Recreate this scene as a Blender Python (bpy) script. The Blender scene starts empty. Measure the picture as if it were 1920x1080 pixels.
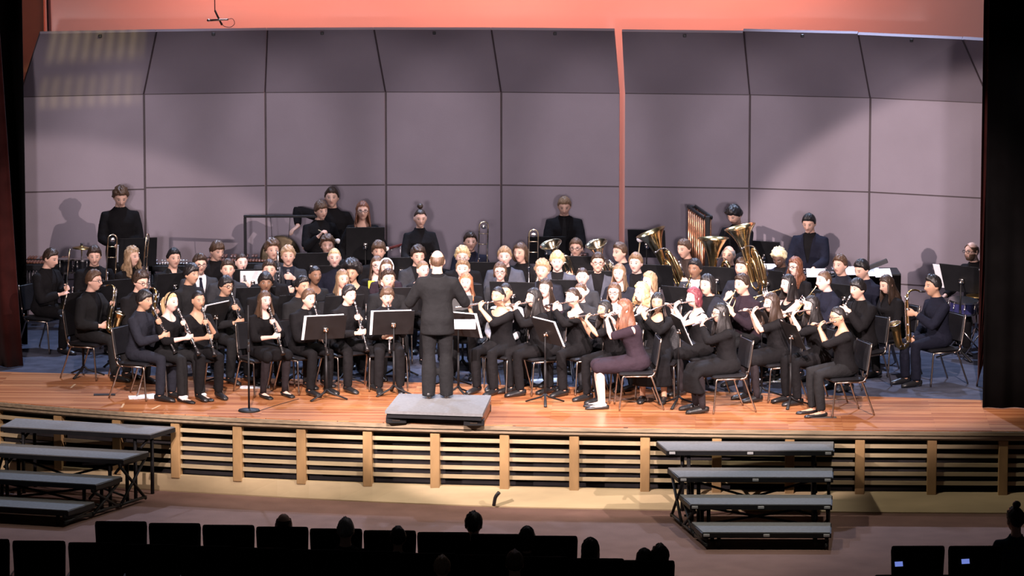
import bpy, math, random
import numpy as np
from mathutils import Matrix, Vector
random.seed(7)
rng = np.random.default_rng(7)
C = bpy.context.scene.collection
sc = bpy.context.scene
PI = math.pi

# ------------------------------------------------------------------ camera and survey helpers
F_PX = 8000.0; CAM_H = 8.7; PITCH = math.atan(1167 / F_PX)
_Fw = np.array([0, math.cos(PITCH), -math.sin(PITCH)]); _Up = np.array([0, math.sin(PITCH), math.cos(PITCH)])
_Cp = np.array([0, 0, CAM_H])
def _ray(px, py): return _Fw + np.array([1, 0, 0]) * (px - 960) / F_PX + _Up * (540 - py) / F_PX
def at_z(px, py, z=0.0):
    """the point of the place at height z that the photograph shows at (px, py)"""
    d = _ray(px, py); return _Cp + d * (z - CAM_H) / d[2]
def at_y(px, py, Y):
    """the point of the place at distance Y that the photograph shows at (px, py)"""
    d = _ray(px, py); return _Cp + d * Y / d[1]

cam_d = bpy.data.cameras.new('camera'); cam = bpy.data.objects.new('camera', cam_d); C.objects.link(cam)
cam_d.sensor_width = 36; cam_d.lens = 36 * F_PX / 1920; cam_d.clip_end = 300
cam.location = (0, 0, CAM_H); cam.rotation_euler = (PI / 2 - PITCH, 0, 0)
sc.camera = cam
sc.view_settings.view_transform = 'Standard'; sc.view_settings.look = 'None'
sc.view_settings.gamma = 1; sc.view_settings.use_curve_mapping = False
sc.view_settings.exposure = 0.0

# ------------------------------------------------------------------ geometry accumulator
class Geo:
    def __init__(s): s.V = []; s.F = []; s.n = 0
    def add(s, V, F):
        V = np.asarray(V, float).reshape(-1, 3)
        s.V.append(V); o = s.n
        s.F.extend([tuple(int(i) + o for i in f) for f in F]); s.n += len(V); return s
    def join(s, g): return s.add(g.verts(), g.F)
    def verts(s): return np.vstack(s.V) if s.V else np.zeros((0, 3))
    def xf(s, M):
        M = np.array(M); s.V = [v @ M[:3, :3].T + M[:3, 3] for v in s.V]; return s
    def box(s, lo, hi, M=None):
        x0, y0, z0 = lo; x1, y1, z1 = hi
        V = np.array([[x0,y0,z0],[x1,y0,z0],[x1,y1,z0],[x0,y1,z0],[x0,y0,z1],[x1,y0,z1],[x1,y1,z1],[x0,y1,z1]], float)
        if M is not None: M = np.array(M); V = V @ M[:3, :3].T + M[:3, 3]
        return s.add(V, [(0,3,2,1),(4,5,6,7),(0,1,5,4),(1,2,6,5),(2,3,7,6),(3,0,4,7)])
    def bbox(s, lo, hi, b=0.01, M=None):
        """a box whose corners are chamfered all round"""
        lo = np.array(lo, float); hi = np.array(hi, float); b = min(b, *((hi - lo) * .45))
        c = (lo + hi) / 2; h = (hi - lo) / 2
        g = Geo(); R = []
        for z, k in ((-h[2], b), (-h[2] + b, 0), (h[2] - b, 0), (h[2], b)):
            x, y = h[0] - k, h[1] - k; q = b
            R.append(np.array([[-x+q,-y,z],[x-q,-y,z],[x,-y+q,z],[x,y-q,z],[x-q,y,z],[-x+q,y,z],[-x,y-q,z],[-x,-y+q,z]]) + c)
        g.loft(R)
        if M is not None: g.xf(M)
        return s.join(g)
    def loft(s, rings, caps=True, closed=True):
        k = len(rings); n = len(rings[0]); V = np.vstack(rings); F = []
        m = n if closed else n - 1
        for i in range(k - 1):
            for j in range(m):
                a = i * n + j; b = i * n + (j + 1) % n
                F.append((a, b, b + n, a + n))
        if caps and closed:
            F.append(tuple(range(n - 1, -1, -1))); F.append(tuple(range((k - 1) * n, k * n)))
        return s.add(V, F)
    def tube(s, path, rad, n=10, ref=None, caps=True):
        P = np.asarray(path, float); k = len(P)
        R = np.asarray(rad, float)
        if R.ndim == 0: R = np.full(k, float(R))
        if R.ndim == 1: R = np.stack([R, R], 1)
        T = np.zeros_like(P); T[1:-1] = P[2:] - P[:-2]; T[0] = P[1] - P[0]; T[-1] = P[-1] - P[-2]
        T /= np.linalg.norm(T, axis=1)[:, None] + 1e-12
        if ref is None:
            ref0 = np.array([0, 0, 1.]) if abs(T[0][2]) < .9 else np.array([0, 1., 0])
            side = np.cross(T[0], ref0); side /= np.linalg.norm(side)
            S = [side]
            for i in range(1, k):
                v = S[-1] - T[i] * (S[-1] @ T[i]); S.append(v / (np.linalg.norm(v) + 1e-12))
            S = np.array(S)
        else:
            S = np.cross(T, np.asarray(ref, float)); S /= np.linalg.norm(S, axis=1)[:, None] + 1e-12
        B = np.cross(S, T)
        a = np.arange(n) * 2 * PI / n
        rings = [P[i] + np.outer(np.cos(a) * R[i, 0], S[i]) + np.outer(-np.sin(a) * R[i, 1], B[i]) for i in range(k)]
        return s.loft(rings, caps)
    def rod(s, a, b, r, n=8): return s.tube([a, b], r, n)
    def ell(s, c, r, nu=12, nv=8, M=None):
        V = []; F = []
        for i in range(1, nv):
            p = PI * i / nv
            for j in range(nu):
                t = 2 * PI * j / nu; V.append((math.sin(p) * math.cos(t), math.sin(p) * math.sin(t), math.cos(p)))
        V += [(0, 0, 1), (0, 0, -1)]; m = len(V)
        for i in range(nv - 2):
            for j in range(nu):
                a = i * nu + j; b = i * nu + (j + 1) % nu; F.append((a, a + nu, b + nu, b))
        for j in range(nu):
            F.append((m - 2, j, (j + 1) % nu)); o = (nv - 2) * nu; F.append((m - 1, o + (j + 1) % nu, o + j))
        V = np.array(V) * np.array(r)
        if M is not None: V = V @ np.array(M)[:3, :3].T
        return s.add(V + np.array(c), F)
    def lathe(s, prof, n=20, M=None):
        """profile of (radius, z) revolved about Z"""
        a = np.arange(n) * 2 * PI / n
        g = Geo(); g.loft([np.stack([r * np.cos(a), r * np.sin(a), np.full(n, z)], 1) for r, z in prof])
        if M is not None: g.xf(M)
        return s.join(g)
    def torus(s, c, R, r, axis=(0, 0, 1), n=20, m=6):
        g = Geo(); M = frame(axis)
        a = np.arange(n + 1) * 2 * PI / n
        P = np.stack([R * np.cos(a), R * np.sin(a), 0 * a], 1) @ M.T + np.array(c)
        g.tube(P, r, m, ref=axis, caps=False); return s.join(g)

def nrm(v): v = np.asarray(v, float); return v / (np.linalg.norm(v) + 1e-12)
def frame(z, hint=(0, 0, 1)):
    """3x3 whose local Z is z and whose local X is as near level as the hint allows"""
    z = nrm(z); h = np.array(hint, float)
    if abs(z @ nrm(h)) > .97: h = np.array([0, 1., 0])
    x = nrm(np.cross(h, z)); y = np.cross(z, x); return np.stack([x, y, z], 1)
def rz(a): c, s_ = math.cos(a), math.sin(a); return np.array([[c, -s_, 0], [s_, c, 0], [0, 0, 1.]])
def rx(a): c, s_ = math.cos(a), math.sin(a); return np.array([[1., 0, 0], [0, c, -s_], [0, s_, c]])
def ry(a): c, s_ = math.cos(a), math.sin(a); return np.array([[c, 0, s_], [0, 1., 0], [-s_, 0, c]])
def m4(R=None, t=(0, 0, 0)):
    M = np.eye(4)
    if R is not None: M[:3, :3] = R
    M[:3, 3] = t; return M

def mesh_np(name, V, F, smooth=True):
    me = bpy.data.meshes.new(name)
    if isinstance(F, np.ndarray) and F.ndim == 2:
        n, k = F.shape
        me.vertices.add(len(V)); me.vertices.foreach_set('co', np.asarray(V, np.float32).ravel())
        me.loops.add(n * k); me.loops.foreach_set('vertex_index', F.astype(np.int32).ravel())
        me.polygons.add(n); me.polygons.foreach_set('loop_start', np.arange(0, n * k, k, dtype=np.int32))
        me.update(calc_edges=True); me.validate()
    else:
        me.from_pydata([tuple(v) for v in V], [], F); me.update()
    me.polygons.foreach_set('use_smooth', np.full(len(me.polygons), smooth))
    return me
LABELS = {}
def tag(o, label=None, cat=None, group=None, kind=None):
    if label:
        n = len(label.split())
        if not 4 <= n <= 16: print('LABEL LENGTH', n, label)
        if label in LABELS and LABELS[label] != group: print('DUP LABEL', label)
        LABELS[label] = group; o['label'] = label
    if cat: o['category'] = cat
    if group: o['group'] = group
    if kind: o['kind'] = kind
    return o
def obj(name, g, mat=None, parent=None, smooth=False, auto=None):
    me = g if isinstance(g, bpy.types.Mesh) else mesh_np(name, g.verts(), g.F, smooth)
    o = bpy.data.objects.new(name, me); C.objects.link(o)
    if mat is not None and len(me.materials) == 0: me.materials.append(mat)
    if parent is not None: o.parent = parent
    if auto and not isinstance(g, bpy.types.Mesh):
        me.polygons.foreach_set('use_smooth', np.full(len(me.polygons), True))
        try: me.set_sharp_from_angle(angle=math.radians(auto))
        except Exception: pass
    return o
def empty(name, loc=(0, 0, 0), rot=0.0):
    o = bpy.data.objects.new(name, None); C.objects.link(o); o.location = loc; o.rotation_euler = (0, 0, rot); o.empty_display_size = .1; return o
def kids(o): return KIDS.get(o.name, [])
def copy_tree(o, parent=None):
    c = o.copy(); C.objects.link(c)
    if parent is not None: c.parent = parent
    for ch in list(o.children): copy_tree(ch, c)
    return c
def setm(o, M): o.matrix_world = Matrix([list(map(float, r)) for r in np.array(M)])

# ------------------------------------------------------------------ materials
def _new(name):
    m = bpy.data.materials.new(name); m.use_nodes = True; nt = m.node_tree
    b = nt.nodes['Principled BSDF']; return m, nt, b
def plain(name, col, rough=.6, metal=0.0, spec=.5, sheen=0.0, coat=0.0, noise=0.0, nscale=8.0, bump=0.0, bscale=60.0, emit=None, estr=0):
    m, nt, b = _new(name)
    b.inputs['Base Color'].default_value = (*col, 1); b.inputs['Roughness'].default_value = rough
    b.inputs['Metallic'].default_value = metal; b.inputs['Specular IOR Level'].default_value = spec
    if sheen: b.inputs['Sheen Weight'].default_value = sheen
    if coat: b.inputs['Coat Weight'].default_value = coat
    if emit: b.inputs['Emission Color'].default_value = (*emit, 1); b.inputs['Emission Strength'].default_value = estr
    if noise or bump:
        tc = nt.nodes.new('ShaderNodeTexCoord')
    if noise:
        n = nt.nodes.new('ShaderNodeTexNoise'); n.inputs['Scale'].default_value = nscale; n.inputs['Detail'].default_value = 3
        nt.links.new(tc.outputs['Object'], n.inputs['Vector'])
        r = nt.nodes.new('ShaderNodeValToRGB')
        r.color_ramp.elements[0].position = .3; r.color_ramp.elements[1].position = .7
        r.color_ramp.elements[0].color = (*[c * (1 - noise) for c in col], 1)
        r.color_ramp.elements[1].color = (*[min(1, c * (1 + noise)) for c in col], 1)
        nt.links.new(n.outputs['Fac'], r.inputs['Fac']); nt.links.new(r.outputs['Color'], b.inputs['Base Color'])
    if bump:
        n2 = nt.nodes.new('ShaderNodeTexNoise'); n2.inputs['Scale'].default_value = bscale; n2.inputs['Detail'].default_value = 3
        nt.links.new(tc.outputs['Object'], n2.inputs['Vector'])
        bp = nt.nodes.new('ShaderNodeBump'); bp.inputs['Strength'].default_value = bump; bp.inputs['Distance'].default_value = .02
        nt.links.new(n2.outputs['Fac'], bp.inputs['Height']); nt.links.new(bp.outputs['Normal'], b.inputs['Normal'])
    return m
def strands(name, col, rough=.42):
    """hair: fine streaks of lighter and darker tone running down the strands"""
    m, nt, b = _new(name); b.inputs['Roughness'].default_value = rough; b.inputs['Specular IOR Level'].default_value = .45
    tc = nt.nodes.new('ShaderNodeTexCoord'); mp = nt.nodes.new('ShaderNodeMapping'); mp.inputs['Scale'].default_value = (90, 90, 9)
    n = nt.nodes.new('ShaderNodeTexNoise'); n.inputs['Scale'].default_value = 1.0; n.inputs['Detail'].default_value = 4
    r = nt.nodes.new('ShaderNodeValToRGB'); r.color_ramp.elements[0].position = .3; r.color_ramp.elements[1].position = .72
    r.color_ramp.elements[0].color = (*[c * .55 for c in col], 1); r.color_ramp.elements[1].color = (*[min(1, c * 1.5) for c in col], 1)
    bp = nt.nodes.new('ShaderNodeBump'); bp.inputs['Strength'].default_value = .5; bp.inputs['Distance'].default_value = .01
    nt.links.new(tc.outputs['Object'], mp.inputs['Vector']); nt.links.new(mp.outputs['Vector'], n.inputs['Vector'])
    nt.links.new(n.outputs['Fac'], r.inputs['Fac']); nt.links.new(r.outputs['Color'], b.inputs['Base Color'])
    nt.links.new(n.outputs['Fac'], bp.inputs['Height']); nt.links.new(bp.outputs['Normal'], b.inputs['Normal'])
    return m
def cloth(name, col, rough=.9, sheen=.15):
    return plain(name, col, rough, spec=.14, noise=.10, nscale=14, bump=.6, bscale=14)
SKINC = dict(pale=(.74, .50, .42), light=(.66, .41, .31), tan=(.46, .27, .175), brown=(.24, .13, .08), dark=(.09, .05, .035))
LIPC = dict(pale=(.52, .21, .19), light=(.42, .17, .14), tan=(.29, .115, .095), brown=(.15, .065, .055), dark=(.075, .035, .03))
HAIRC = dict(black=(.013, .011, .011), dkbrown=(.035, .021, .014), brown=(.085, .048, .028), ltbrown=(.20, .125, .07), blond=(.38, .25, .12))
_SK = {}
def skin(tone, brow):
    """skin with the lips, eyes and brows drawn where they sit on the face ('fc' carries each point's place on the head)"""
    if (tone, brow) in _SK: return _SK[tone, brow]
    m, nt, b = _new(f'skin_{tone}_{brow}'); b.inputs['Roughness'].default_value = .5; b.inputs['Specular IOR Level'].default_value = .35
    l = nt.links.new; N = nt.nodes.new
    at = N('ShaderNodeAttribute'); at.attribute_name = 'fc'; sp = N('ShaderNodeSeparateXYZ'); l(at.outputs['Vector'], sp.inputs[0])
    def ma(op, a, b_=None, c=None):
        n = N('ShaderNodeMath'); n.operation = op
        for i, v in enumerate((a, b_, c)):
            if v is None: continue
            if isinstance(v, (int, float)): n.inputs[i].default_value = v
            else: l(v, n.inputs[i])
        return n.outputs[0]
    X = ma('ABSOLUTE', sp.outputs[0]); Y = sp.outputs[1]; Zz = sp.outputs[2]; front = ma('LESS_THAN', Y, -.058)
    def ell(cx, cz, rx_, rz_, slope=0.0, soft=.25, zz=None):
        dx = ma('DIVIDE', ma('SUBTRACT', X, cx), rx_); z2 = Zz if not slope else ma('ADD', Zz, ma('MULTIPLY', ma('SUBTRACT', X, cx), slope))
        dz = ma('DIVIDE', ma('SUBTRACT', z2, cz), rz_); d = ma('SQRT', ma('ADD', ma('MULTIPLY', dx, dx), ma('MULTIPLY', dz, dz)))
        r = N('ShaderNodeMapRange'); r.inputs[1].default_value = 1 - soft; r.inputs[2].default_value = 1 + soft; r.inputs[3].default_value = 1; r.inputs[4].default_value = 0; l(d, r.inputs[0]); return ma('MULTIPLY', r.outputs[0], front)
    tc = N('ShaderNodeTexCoord'); no = N('ShaderNodeTexNoise'); no.inputs['Scale'].default_value = 22; l(tc.outputs['Object'], no.inputs['Vector'])
    rp = N('ShaderNodeValToRGB'); c = SKINC[tone]; rp.color_ramp.elements[0].color = (*[v * .93 for v in c], 1); rp.color_ramp.elements[1].color = (*[min(1, v * 1.06) for v in c], 1); l(no.outputs['Fac'], rp.inputs[0])
    col = rp.outputs[0]; lip = LIPC[tone]; hb = HAIRC[brow]
    mid = tuple(a_ * .65 + b_ * .35 for a_, b_ in zip(c, lip))
    for mask, cc, fac in ((ell(.042, -.022, .022, .017, 0, .6), mid, .45), (ell(0, -.0535, .024, .0085, 0, .3), lip, .85), (ell(0, -.0535, .021, .0016, 0, .5), tuple(v * .35 for v in lip), .8), (ell(.032, .0125, .0165, .0078, .05, .3), tuple(v * .28 for v in c), .75), (ell(.032, .0098, .0128, .0052, .05, .2), (.50, .46, .44), .9), (ell(.0315, .010, .0055, .0062, 0, .2), (.018, .012, .009), 1.0), (ell(.033, .0325, .0185, .0042, .16, .45), hb, .85), (ell(.0065, -.036, .0035, .002, 0, .5), tuple(v * .4 for v in lip), .7)):
        mx = N('ShaderNodeMix'); mx.data_type = 'RGBA'; l(ma('MULTIPLY', mask, fac), mx.inputs['Factor']); l(col, mx.inputs[6]); mx.inputs[7].default_value = (*cc, 1); col = mx.outputs[2]
    l(col, b.inputs['Base Color']); _SK[tone, brow] = m; return m
HAIR = {k: strands('hair_' + k, c) for k, c in dict(
    black=(.013, .011, .011), dkbrown=(.035, .021, .014), brown=(.085, .048, .028), ltbrown=(.20, .125, .07), sandy=(.32, .21, .12),
    blond=(.52, .37, .19), bleached=(.75, .60, .36), ginger=(.34, .13, .06), auburn=(.15, .06, .032), grey=(.30, .29, .28), maroon=(.15, .035, .045)).items()}
CL = {k: cloth('fabric_' + k, c) for k, c in dict(
    black=(.0065, .006, .0068), coal=(.012, .012, .013), char=(.026, .027, .031), grey=(.065, .070, .09), navy=(.009, .010, .019), slate=(.015, .016, .023),
    plum=(.022, .014, .020), tie=(.10, .105, .125), white=(.7, .7, .72), teal=(.01, .03, .045), tights=(.018, .014, .016), brownfab=(.05, .035, .03)).items()}
LEATHER = plain('black_leather', (.012, .012, .013), .35, bump=.1, bscale=80)
SOCK = plain('white_sock', (.75, .73, .72), .8, bump=.2)
FRAME = plain('spectacle_frame', (.02, .015, .015), .3)
BLK = plain('black_plastic', (.014, .014, .016), .4, noise=.2)
BLKM = plain('black_powder_coat', (.009, .009, .010), .55, spec=.25, noise=.2, bump=.05, bscale=200)
SILVER = plain('silver_plate', (.86, .86, .88), .2, 1.0, noise=.06)
BRASS = plain('lacquered_brass', (.80, .60, .29), .2, 1.0, noise=.08)
PALEB = plain('pale_brass', (.90, .78, .56), .18, 1.0, noise=.06)
DKBRASS = plain('old_brass', (.42, .28, .10), .3, 1.0, noise=.15)
CHROME = plain('chrome', (.62, .58, .55), .22, 1.0, noise=.05)
CHAIRM = plain('bronzed_steel', (.34, .28, .24), .3, 1.0, noise=.1)
EBONY = plain('ebony', (.012, .011, .012), .28, coat=.3, noise=.2)
VINYL = plain('black_vinyl', (.010, .010, .012), .5, spec=.3, noise=.2, bump=.15, bscale=90)
PAPER = plain('white_paper', (.80, .80, .82), .85, noise=.04, nscale=20)
YELLOW = plain('yellow_card', (.75, .62, .03), .7, noise=.05)
# ------------------------------------------------------------------ people
X3 = np.array([1., 0, 0]); Z3 = np.array([0, 0, 1.])
def head_surf(d):
    """skull and face: unit directions -> points about the head's centre (x to the person's left, -y forward)"""
    d = np.asarray(d, float); P = d * np.array([.077, .098, .119])
    k = np.clip(-d[:, 2], 0, 1); front = d[:, 1] < 0
    P[:, 0] *= 1 - .34 * k ** 1.4
    P[:, 1] *= np.where(front, 1 - .06 * k, 1 - .45 * k)
    x, z = P[:, 0].copy(), P[:, 2].copy()
    fr = np.clip(-d[:, 1] * 3, 0, 1)
    nose = np.clip((.026 - z) / .052, 0, 1) * np.clip((z + .040) / .010, 0, 1)
    P[:, 1] -= fr * .030 * nose * np.exp(-(x / .0135) ** 2)
    P[:, 1] += fr * .009 * np.exp(-((np.abs(x) - .032) / .014) ** 2 - ((z - .012) / .011) ** 2)
    P[:, 1] -= fr * .005 * np.exp(-((z - .034) / .011) ** 2) * np.exp(-(x / .05) ** 4)
    P[:, 1] -= fr * .006 * np.exp(-((z + .053) / .009) ** 2) * np.exp(-(x / .021) ** 2)
    P[:, 1] -= fr * .010 * np.exp(-((z + .094) / .018) ** 2) * np.exp(-(x / .024) ** 2)
    return P
def dirs(phi, az):
    """phi from the crown, az from the face (0) round to the person's left"""
    return np.stack([np.sin(phi) * np.sin(az), -np.sin(phi) * np.cos(az), np.cos(phi)], -1)
def head_geo():
    g = Geo(); n = 32; rings = []
    for i in range(1, 24):
        az = np.arange(n) * 2 * PI / n; rings.append(head_surf(dirs(np.full(n, PI * i / 24), az)))
    g.loft([r[::-1] for r in rings])
    for sx in (-1, 1):
        g.ell((sx * .079, .012, -.002), (.010, .022, .033), 8, 6)
    return g
HEAD = head_geo()

RINGS_M = [(-.075,.135,.100,-.005),(-.04,.165,.120,-.01),(.03,.172,.124,-.01),(.10,.160,.112,0),(.20,.148,.104,.004),(.30,.160,.112,.006),(.375,.176,.120,.004),(.43,.176,.110,-.004),(.475,.148,.092,-.010),(.513,.098,.074,-.014),(.545,.066,.062,-.010),(.585,.058,.058,.004),(.63,.056,.056,.016)]
RINGS_F = [(-.075,.140,.105,-.005),(-.04,.172,.126,-.012),(.03,.176,.126,-.012),(.10,.156,.110,0),(.20,.130,.096,.004),(.30,.142,.112,.012),(.365,.156,.128,.014),(.42,.156,.106,-.002),(.465,.130,.084,-.010),(.505,.084,.066,-.012),(.54,.054,.054,-.010),(.585,.048,.050,.004),(.63,.047,.048,.016)]

def ik(S, W, l1, l2, pole):
    v = W - S; d = np.linalg.norm(v); dm = (l1 + l2) * .992
    if d > dm: W = S + v / d * dm; v = W - S; d = dm
    a = (l1 * l1 - l2 * l2 + d * d) / (2 * d); h = math.sqrt(max(l1 * l1 - a * a, 1e-6))
    u = v / d; p = np.asarray(pole, float); p = p - u * (p @ u); p = nrm(p)
    return S + u * a + p * h, W

class Pose: pass
def skeleton(sp):
    """joints of one person in their own frame: floor at z=0, facing -y, root under the hips"""
    k = Pose(); s = sp['s']; k.s = s; k.fem = sp['sex'] == 'f'
    seated = sp['pose'] != 'stand'; k.seated = seated
    l = math.radians(sp.get('lean', 6 if seated else 1)); tl = math.radians(sp.get('tilt', 0))
    hz = (.455 + .088 * s if sp.get('hipz') is None else sp['hipz']) if seated else .935 * s
    k.hip = np.array([0, 0, hz])
    k.u = nrm([math.sin(tl), -math.sin(l) * math.cos(tl), math.cos(l) * math.cos(tl)])
    k.f = nrm(np.array([0, -1., 0]) - k.u * (np.array([0, -1., 0]) @ k.u)); k.x = np.cross(k.f, k.u) * -1
    if k.x[0] < 0: k.x = -k.x
    k.T = lambda t, x=0, y=0: k.hip + k.u * t * s + k.x * x * s + k.f * y * s
    k.rings = RINGS_F if k.fem else RINGS_M
    hy, hp, hr = (math.radians(sp.get(q, 0)) for q in ('hy', 'hp', 'hr'))
    k.H = rz(hy) @ rx(hp) @ ry(hr)
    k.hs = s * (1.04 if k.fem else 1.07) * sp.get('hsc', 1.0)
    base = k.T(.598, 0, .014)
    k.head = base + s * (np.array([0, 0, .088]) + rz(hy) @ np.array([0, -.028 - .05 * math.sin(hp), -.02 * math.sin(hp)]))
    k.mouth = k.head + k.H @ np.array([0, -.112, -.053]) * k.hs
    k.fh = rz(hy) @ np.array([0, -1., 0]); k.rh = rz(hy) @ np.array([1., 0, 0])   # ahead, and to the person's left
    sw = .165 if k.fem else .185
    k.sh = [k.T(.437, -sw, -.008), k.T(.437, sw, -.008)]   # right, left
    k.l1, k.l2 = .295 * s, .262 * s
    # legs
    sd = sp.get('legs', (0, 0, 0, 0)); k.kn = []; k.an = []; k.hj = []
    for i, sx in enumerate((-1, 1)):
        hj = k.hip + np.array([sx * .092 * s, 0, -.005]); k.hj.append(hj)
        if seated:
            w = sp.get('knee', .13) ; out = sp.get('foot', .13); bk = sp.get('back', .04) + (sd[i] if len(sd) > i else 0)
            kn = hj + np.array([sx * (w - .092) , -sp.get('thigh', .43) * s, 0]); kn[2] = sp.get('kz', .505)
            an = np.array([sx * out, kn[1] + bk, .085])
        else:
            st = sd[i]; an = np.array([sx * .105, -st, .085]); kn = (hj + an) / 2 + np.array([0, -.02, .02])
        k.kn.append(kn); k.an.append(an)
    k.seatedf = seated
    k.tools = {}
    arms(k, sp)
    return k

def arms(k, sp):
    """where the wrists go, which way the fingers point and how far they curl, from what the person is doing"""
    s = k.s; fh, rh, M = k.fh, k.rh, k.mouth; a = sp['act']; R = L = None
    down = np.array([0, 0, -1.])
    def on_tube(P, side, back=.05, dz=-.02):
        W = P + rh * side * .058 - fh * back + Z3 * dz
        return W, nrm(P + fh * .01 - W), -rh * side * .8 - fh * .2
    cur = (55, 55)
    if a in ('clarinet', 'oboe', 'bassclar'):
        ang = math.radians(sp.get('ang', 34)); t = nrm(fh * math.sin(ang) - Z3 * math.cos(ang) + rh * sp.get('side', 0))
        k.tools['o'] = M - t * .012; k.tools['t'] = t
        L = on_tube(k.tools['o'] + t * .23, 1); R = on_tube(k.tools['o'] + t * .41, -1)
    elif a == 'flute':
        t = nrm(-rh * .955 - Z3 * sp.get('drop', .2) + fh * .12); o = M + fh * .008 - t * .15
        k.tools['o'] = o; k.tools['t'] = t
        P = o + t * .31; L = (P + fh * .055 - Z3 * .055 + rh * .035, nrm(-rh * .35 - fh * .45 + Z3 * .75), -fh)
        P = o + t * .52; R = (P - fh * .075 - Z3 * .05, nrm(fh * .65 + Z3 * .7), fh * .6 - Z3 * .6)
        cur = (45, 60)
    elif a == 'trumpet':
        ang = math.radians(sp.get('ang', 12)); t = nrm(fh * math.cos(ang) - Z3 * math.sin(ang)); k.tools['o'] = M; k.tools['t'] = t
        P = M + t * .24; L = (P + rh * .045 - Z3 * .085 - fh * .05, nrm(Z3 * .7 + fh * .4 - rh * .2), -rh)
        R = (P - rh * .06 - Z3 * .05 - fh * .08, nrm(fh * .8 + Z3 * .35 + rh * .2), rh)
    elif a in ('alto', 'tenor'):
        k.tools['o'] = M; sz = 1.25 if a == 'tenor' else 1.0; k.tools['sz'] = sz
        P = M + fh * .17 * sz - Z3 * .21 * sz + np.array([0, 0, 0]); L = (P + rh * .06 - fh * .06, nrm(-rh * .5 + fh * .6), -rh)
        P = M + fh * .10 * sz - Z3 * .48 * sz - rh * .06; R = (P - rh * .05 - fh * .07, nrm(fh * .8 + rh * .4), rh)
    elif a == 'trombone':
        P = k.hip + np.array([.08, -.34, .30]) * s; L = (P + np.array([.06, .06, -.02]), nrm([-.6, -.6, .2]), np.array([-.8, -.3, 0]))
        R = (k.hip + np.array([-.06, -.30, .22]) * s, nrm([.5, -.7, .2]), np.array([.6, -.5, -.3])); k.tools['o'] = P
    elif a in ('tuba', 'euph'):
        P = k.hip + np.array([0, -.20, .2]) * s; k.tools['o'] = P
        R = (k.hip + np.array([-.10, -.36, .30]) * s, nrm([.5, .1, .6]), np.array([.2, .9, 0])); L = (k.hip + np.array([.20, -.27, .24]) * s, nrm([-.6, -.3, .5]), np.array([-.9, .2, 0]))
    elif a == 'lap':
        y = sp.get('lapy', -.30)
        R = (np.array([-.10, y, .62]) , nrm([.35, -.9, -.15]), down); L = (np.array([.10, y, .62]), nrm([-.35, -.9, -.15]), down); cur = (18, 20)
    elif a == 'hold':      # a sheet held up in front of the chest
        P = k.T(.30, 0, .27); R = (P + X3 * -.12, nrm([.4, -.4, .6]), X3); L = (P + X3 * .12, nrm([-.4, -.4, .6]), -X3); cur = (35, 40)
    elif a == 'clasp':     # standing, hands together low in front
        P = k.T(.06, 0, .21); R = (P + X3 * -.075 + Z3 * .02, nrm([.8, -.35, -.45]), np.array([0, .9, -.2])); L = (P + X3 * .085, nrm([-.8, -.3, -.4]), np.array([0, .9, -.2])); cur = (35, 30)
    elif a == 'mallets':   # standing, hands apart over the bars
        P = k.T(.12, 0, .36); R = (P + X3 * -.13, nrm([.1, -.85, -.4]), down); L = (P + X3 * .13, nrm([-.1, -.85, -.4]), down); cur = (60, 60)
    elif a == 'side':      # arms hanging
        R = (k.T(-.06, -.255, .06), nrm([.05, -.15, -1]), X3); L = (k.T(-.06, .255, .06), nrm([-.05, -.15, -1]), -X3); cur = (20, 20)
    elif a == 'rest':      # right forearm laid out to the side on something beside them
        R = (k.T(.33, -.44, .10), nrm([-.7, -.5, -.45]), down); L = (k.T(-.06, .255, .06), nrm([-.05, -.15, -1]), -X3); cur = (25, 25)
    elif a == 'beater':    # right hand raised with a beater
        R = (k.T(.36, -.12, .24), nrm([.3, -.5, .6]), np.array([.6, -.5, 0])); L = (k.T(.05, .2, .2), nrm([-.2, -.8, -.4]), down); cur = (60, 60)
    elif a == 'conduct':
        R = (k.T(.20, -.30, .34), nrm([.25, -.9, .2]), down); L = (k.T(.20, .30, .34), nrm([-.25, -.9, .1]), down); cur = (30, 30)
    elif a == 'drums':
        R = (k.T(.13, -.22, .36), nrm([.2, -.9, -.1]), down); L = (k.T(.10, .17, .36), nrm([-.2, -.9, -.1]), down); cur = (60, 60)
    k.wr = []; k.el = []; k.hd = []; k.hn = []; k.cur = cur
    for i, (h, sx) in enumerate(((R, -1), (L, 1))):
        pole = sp.get('pole', (sx * .55, .25, -.9)) if a != 'flute' else (sx * .7, -.1, -.8)
        if a == 'rest' and i == 0: pole = (-.4, .5, .5)
        e, w = ik(k.sh[i], np.asarray(h[0], float), k.l1, k.l2, pole)
        k.el.append(e); k.wr.append(w); k.hd.append(nrm(h[1])); k.hn.append(nrm(h[2]))

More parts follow.
